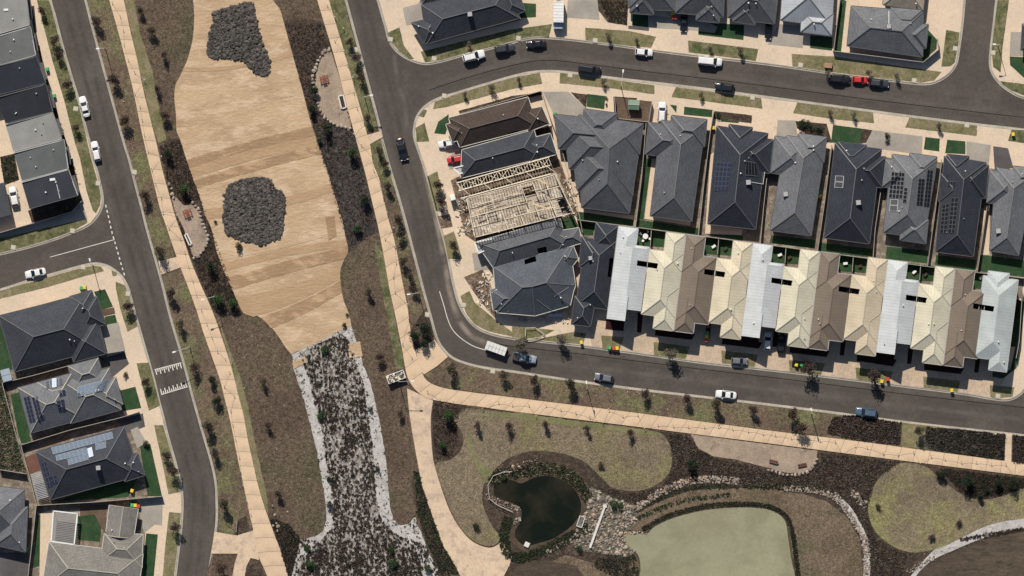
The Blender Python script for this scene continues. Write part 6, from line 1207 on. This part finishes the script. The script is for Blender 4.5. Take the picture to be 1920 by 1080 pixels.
# --- stuff: rocks, tufts, ground cover
ICO = None
def ico():
    global ICO
    if ICO is None:
        bm = bmesh.new(); bmesh.ops.create_icosphere(bm, subdivisions=1, radius=1); ICO = ([v.co.copy() for v in bm.verts], [[v.index for v in f.verts] for f in bm.faces]); bm.free()
    return ICO
def rock(m, x, y, z, r, rng, mi=0, fl=.7):
    vs, fs = ico(); q = Matrix.Rotation(rng.uniform(0, 6.3), 3, Vector((rng.gauss(0, 1), rng.gauss(0, 1), rng.gauss(0, 1))).normalized()); sx, sy = rng.uniform(.7, 1.2), rng.uniform(.7, 1.2)
    m.add([(x + p.x * sx * r, y + p.y * sy * r, z + p.z * fl * r) for p in ((q @ v) * rng.uniform(.78, 1.15) for v in vs)], fs, mi)
def rnd_in(poly, n, rng):
    x0, x1 = min(p[0] for p in poly), max(p[0] for p in poly); y0, y1 = min(p[1] for p in poly), max(p[1] for p in poly); out = []
    while len(out) < n:
        p = (rng.uniform(x0, x1), rng.uniform(y0, y1))
        if inpoly(*p, poly): out.append(p)
    return out
rg = random.Random(11)
def rocks(name, poly, n, r0, r1, mats, z, kind='stuff', parent=None, dome=0):
    m = MB(); cx = sum(p[0] for p in poly) / len(poly); cy = sum(p[1] for p in poly) / len(poly)
    for x, y in rnd_in(poly, n, rg):
        X, Y = P(x, y); zz = z + dome * max(0, 1 - math.dist((x, y), (cx, cy)) / 58) + dome * .5 * mnoise.noise(Vector((x * .05, y * .05, 2)))
        rock(m, X, Y, zz, rg.uniform(r0, r1) * (rg.uniform(1.3, 1.9) if rg.random() < .07 else rg.uniform(.6, 1.15)), rg, rg.randrange(len(mats)))
    tag(m.build(name, mats), kind='stuff')
rock2 = noisy('basalt_rock_pale', C(.13, .118, .105), C(.09, .08, .072), s1=.9, s2=3, fine=.3, fs=6, bump=.05); rock3 = noisy('basalt_rock_dark', C(.04, .036, .034), C(.06, .055, .05), s1=.9, fine=.3, fs=6, bump=.05)
rocks('rock_pile', rockA, 2300, .2, .4, [rockm, rock3, rock2, rockm, rockm], Z4 + .1, dome=.35); rocks('rock_pile', rockB, 2800, .2, .42, [rockm, rock3, rock2, rockm, rockm], Z4 + .1, dome=.35)
rlb = noisy('pale_rock_brown', C(.25, .2, .16), C(.17, .14, .11), s1=.9, fine=.3, fs=6, bump=.05)
rocks('apron_stones', RIP, 900, .18, .42, [rockl, rlb, rockl, rock2], Z3 + .05)
def band(pts, wpx): L = offset(pts, wpx / 2); R = offset(pts, -wpx / 2); return L + R[::-1]
rocks('edging_stones', band(smooth([(1190, 955), (1230, 928), (1280, 906), (1330, 899), (1385, 903)]), 13), 420, .15, .36, [rockl, rlb, rockl], Z3 + .03)
rocks('edging_stones', band(smooth([(1470, 915), (1505, 918), (1550, 925), (1582, 950), (1605, 985), (1622, 1020), (1625, 1085)]), 10), 420, .15, .33, [rockl, rlb, rockl], Z3 + .05)
rocks('edging_stones', band(smooth([(1025, 1035), (1050, 1022), (1075, 1012)]), 8), 60, .15, .3, [rockl, rlb], Z3 + .05)
rocks('edging_stones', band(smooth([(1595, 920), (1610, 935), (1625, 950)]), 14), 60, .15, .3, [rockl, rlb], Z3 + .05); rocks('edging_stones', band(smooth([(1010, 862), (960, 880), (925, 905), (915, 930), (945, 945), (975, 960), (965, 985)]), 10), 200, .12, .28, [rlb, rockl, rock3], Z3 + .08)
rocks('edging_stones', band(smooth([(1170, 1000), (1190, 998), (1218, 1001)]), 4), 26, .15, .3, [rockl], Z4 + .05)
rocks('edging_stones', band(smooth([(1700, 1075), (1725, 1058), (1752, 1045)]), 10), 60, .12, .25, [rockl, rlb], Z3 + .1)
DR = [(472, 600), (520, 640), (545, 690), (575, 800), (600, 920), (600, 990), (550, 985), (500, 900), (470, 790), (440, 690)]
rocks('scattered_stones', DR, 70, .07, .16, [rockl], Z1); rocks('scattered_stones', [(170, 0), (200, 0), (300, 420), (370, 690), (400, 850), (360, 700), (230, 220)], 30, .08, .2, [rockl], Z1 + .05); rocks('scattered_stones', [(800, 690), (960, 705), (1540, 780), (1500, 800), (960, 740)], 45, .08, .2, [rockl], Z1 + .05)
rocks('spilled_stones', jitter(offset(list(rockA) + [rockA[0]], -3)[:-1], .8), 260, .1, .25, [rockm, rock2], Z4); rocks('spilled_stones', jitter(offset(list(rockB) + [rockB[0]], -3)[:-1], .8), 300, .1, .25, [rockm, rock2], Z4)
def boulders(pts, label, group, r=.42, n=None):
    for i, (x, y) in enumerate(resample(pts, n or int(plen(pts) / 7.5))):
        m = MB(); rock(m, 0, 0, .12, r * rg.uniform(.75, 1.25), rg); o = m.build('boulder', rg.choice([rockl, rlb, rockl])); o.location = W(x + rg.uniform(-1, 1), y + rg.uniform(-1, 1), Z3); tag(o, '%s from the %s' % (ORD[i], 'left, ' if 'terrace' in label else 'top, ') + label, 'boulder', group)
boulders(smooth([(617, 92), (607, 98), (598, 110), (592, 125), (586, 140), (588, 155), (591, 172), (594, 190), (600, 208), (614, 224), (632, 235), (656, 241)]), 'boulder in the stone edging of the upper nook', 'edging boulders of the upper nook')
boulders(smooth([(318, 345), (322, 358), (326, 372)], 3), 'boulder between orange path and green tree', 'boulders by the green tree', .5)
boulders(smooth([(362, 380), (372, 392), (378, 410), (385, 430), (391, 447), (386, 462), (374, 477), (364, 484)]), 'boulder in the stone edging of the lower left nook', 'edging boulders of the lower left nook', .45)
boulders(smooth([(1440, 881), (1465, 888), (1495, 891), (1520, 880), (1532, 862)]), 'boulder in the stone edging of the gravel terrace', 'edging boulders of the gravel terrace', .42)
boulders([(513, 985), (522, 980), (520, 990), (514, 992), (522, 996), (512, 949)], 'pale boulder in the small heap beside the lower west path', 'heap of pale boulders', .42, 5)
NOOK = [[(618, 92), (632, 130), (645, 175), (658, 240), (640, 238), (615, 225), (598, 205), (592, 180), (590, 155), (595, 130), (605, 105)], [(322, 370), (332, 372), (345, 385), (360, 383), (372, 390), (378, 412), (390, 440), (388, 460), (372, 478), (362, 480), (355, 462), (345, 430), (330, 400)],
    pathW_L + pathW_R[::-1], pathM_L + pathM_R[::-1], tanL + tanR[::-1], [(1295, 814), (1440, 833), (1533, 845), (1530, 862), (1520, 878), (1500, 889), (1465, 885), (1435, 876), (1380, 862), (1335, 855), (1308, 840)]]
def tufts(name, poly, n, r0, r1, mats, z, blades=7, h=.35, clump=None, mask=None):
    m = MB(); k = 0
    pts = rnd_in(poly, n, rg)
    for x, y in pts:
        if any(inpoly(x, y, q) for q in NOOK): continue
        v = .4 * mnoise.noise(Vector((x * .05, y * .02, 1.7))) + .8 * mnoise.noise(Vector((x * .24, y * .15, 5.1)))
        if mask is not None and v < mask: continue
        X, Y = P(x, y); r = rg.uniform(r0, r1); mi = rg.randrange(len(mats)); z_ = z
        for b in range(blades):
            a = rg.uniform(0, 6.28); el = rg.uniform(.2, 1.2); d = Vector((math.cos(a) * math.cos(el), math.sin(a) * math.cos(el), math.sin(el))) * r * rg.uniform(.6, 1.2); s_ = Vector((-math.sin(a), math.cos(a), 0)) * r * .22
            p0 = Vector((X, Y, z_)); m.face([p0 - s_ * .6, p0 + d * .55 - s_, p0 + d, p0 + d * .55 + s_], mi)
    tag(m.build(name, mats), kind='stuff')
lf_straw = leafmat('leaf_straw', C(.24, .19, .13), C(.17, .13, .09)); lf_rust = leafmat('leaf_rust', C(.075, .042, .032), C(.05, .032, .028)); lf_char = leafmat('leaf_charcoal', C(.035, .03, .025), C(.026, .024, .02)); lf_tw = leafmat('twig_grey', C(.13, .11, .095), C(.09, .075, .065))
tufts('creek_plants', CORE, 11500, .15, .5, [lf_char, lf_purple, lf_rust, lf_tw, lf_dark, lf_rust, lf_olive], Z3, 8, mask=-.07)
tufts('creek_plants', CREEK, 5200, .1, .35, [lf_char, lf_purple, lf_dark], Z2, 7, mask=.06)
tufts('creek_plants', [(520, 975), (560, 1010), (640, 1020), (730, 1000), (800, 1020), (830, 1085), (500, 1085), (505, 1000)], 2600, .2, .5, [lf_char, lf_purple, lf_rust, lf_dark, lf_tw], Z3, 8, mask=-.05)
MB1 = [(536, 46), (600, 44), (640, 160), (668, 270), (695, 375), (708, 432), (654, 468), (641, 420), (600, 282), (560, 140)]
tufts('mulch_plants', MB1, 2600, .15, .4, [lf_rust, lf_char, lf_purple, lf_tw], Z2, 7)
tufts('mulch_plants', [(300, 275), (336, 262), (388, 405), (436, 540), (452, 590), (402, 583), (345, 450), (318, 362)], 2000, .15, .42, [lf_rust, lf_char, lf_rust, lf_dark], Z1, 7)
tufts('mulch_plants', [(812, 756), (862, 764), (855, 800), (860, 830), (850, 855), (820, 862), (812, 820)], 450, .15, .45, [lf_rust, lf_char, lf_purple], Z1, 7)
tufts('mulch_plants', [(1255, 813), (1300, 820), (1340, 860), (1440, 880), (1540, 868), (1540, 848), (1690, 866), (1640, 900), (1625, 960), (1640, 1010), (1700, 1040), (1690, 1085), (1635, 1085), (1625, 1000), (1590, 940), (1500, 910), (1290, 905), (1200, 950), (1110, 910), (1180, 925), (1240, 912), (1262, 880)], 6000, .15, .45, [lf_rust, lf_char, lf_purple, lf_tw, lf_olive], Z1 + .02, 7)
tufts('shrub_mass', [(1562, 783), (1600, 780), (1688, 794), (1686, 830), (1640, 826), (1590, 820), (1552, 810)], 2200, .3, .65, [lf_purple, lf_tw, lf_rust, lf_char], Z2, 10); tufts('shrub_mass', [(1738, 802), (1884, 815), (1880, 861), (1740, 838)], 2300, .3, .6, [lf_purple, lf_tw, lf_char, lf_dark], Z2, 10); tufts('shrub_mass', [(1900, 816), (1935, 820), (1935, 870), (1899, 866)], 400, .3, .6, [lf_purple, lf_char], Z2, 9)
tufts('mulch_plants', [(1762, 878), (1800, 882), (1935, 900), (1930, 912), (1838, 936), (1800, 920)], 1300, .2, .5, [lf_rust, lf_dark, lf_char], Z1 + .02, 8)
tufts('pond_plants', band(smooth([(920, 905), (945, 888), (980, 884), (1020, 878), (1055, 885), (1085, 908), (1105, 935)]), 22), 1500, .2, .5, [lf_char, lf_olive, lf_straw, lf_green, lf_dark], Z3, 8); tufts('pond_plants', band(smooth([(1105, 990), (1065, 1008), (1030, 1026), (990, 1042), (955, 1040), (945, 1000), (955, 970)]), 18), 1100, .2, .5, [lf_dark, lf_olive, lf_char, lf_green], Z3, 8)
tufts('pond_plants', band(smooth([(1195, 972), (1225, 958), (1260, 945), (1300, 935), (1370, 928)]), 8), 250, .15, .4, [lf_dark, lf_green], Z3, 7); tufts('pond_reeds', band(smooth([(1205, 993), (1250, 968), (1320, 949), (1380, 945), (1440, 949), (1474, 968), (1486, 1000), (1492, 1040), (1497, 1085)]), 7), 1500, .2, .45, [lf_dark, lf_olive, lf_char], Z3, 7); tufts('pond_plants', [(1120, 1048), (1190, 1040), (1200, 1085), (1160, 1085), (1110, 1060)], 400, .2, .5, [lf_dark, lf_olive, lf_char], Z3, 8)
tufts('edge_plants', band(smooth([(1395, 908), (1450, 912), (1500, 912), (1545, 915)]), 12), 500, .2, .45, [lf_dark, lf_straw, lf_char], Z3, 7); tufts('edge_plants', band(smooth([(1190, 958), (1230, 938), (1290, 915), (1385, 912)]), 8), 400, .2, .4, [lf_dark, lf_olive], Z3, 7)
tufts('edge_plants', [(776, 880), (792, 890), (806, 945), (832, 1012), (860, 1075), (828, 1078), (802, 1020), (782, 960)], 800, .2, .5, [lf_char, lf_dark, lf_purple, lf_green], Z2, 8); tufts('edge_plants', [(505, 972), (545, 985), (562, 1010), (545, 1085), (518, 1010)], 500, .2, .5, [lf_char, lf_rust, lf_dark], Z2, 8)
tufts('weeds', [(0, 702), (8, 716), (32, 832), (48, 884), (0, 880)], 900, .2, .6, [lf_olive, lf_tw, lf_straw, lf_green], Z1, 8); tufts('edge_plants', band(smooth([(1800, 1012), (1850, 1003), (1920, 992)]), 7), 350, .15, .35, [lf_char, lf_rust], Z3, 7)
tufts('garden_plants', [(0, 296), (26, 290), (34, 335), (9, 345)], 260, .15, .4, [lf_green, lf_dark, lf_char], Z1, 7); tufts('garden_plants', [(1122, 2), (1176, 2), (1174, 46), (1142, 40)], 300, .15, .4, [lf_rust, lf_dark], Z1, 7)
GA = [(95, 200), (104, 200), (150, 345), (143, 352)]; tufts('garden_plants', GA, 220, .15, .35, [lf_char, lf_dark, lf_rust], Z1, 7)
for o_ in TR[:5]: tufts('garden_plants', sh([(1229, 618), (1302, 627), (1297, 636), (1229, 629)], o_), 70, .12, .3, [lf_rust, lf_dark], Z2, 6)
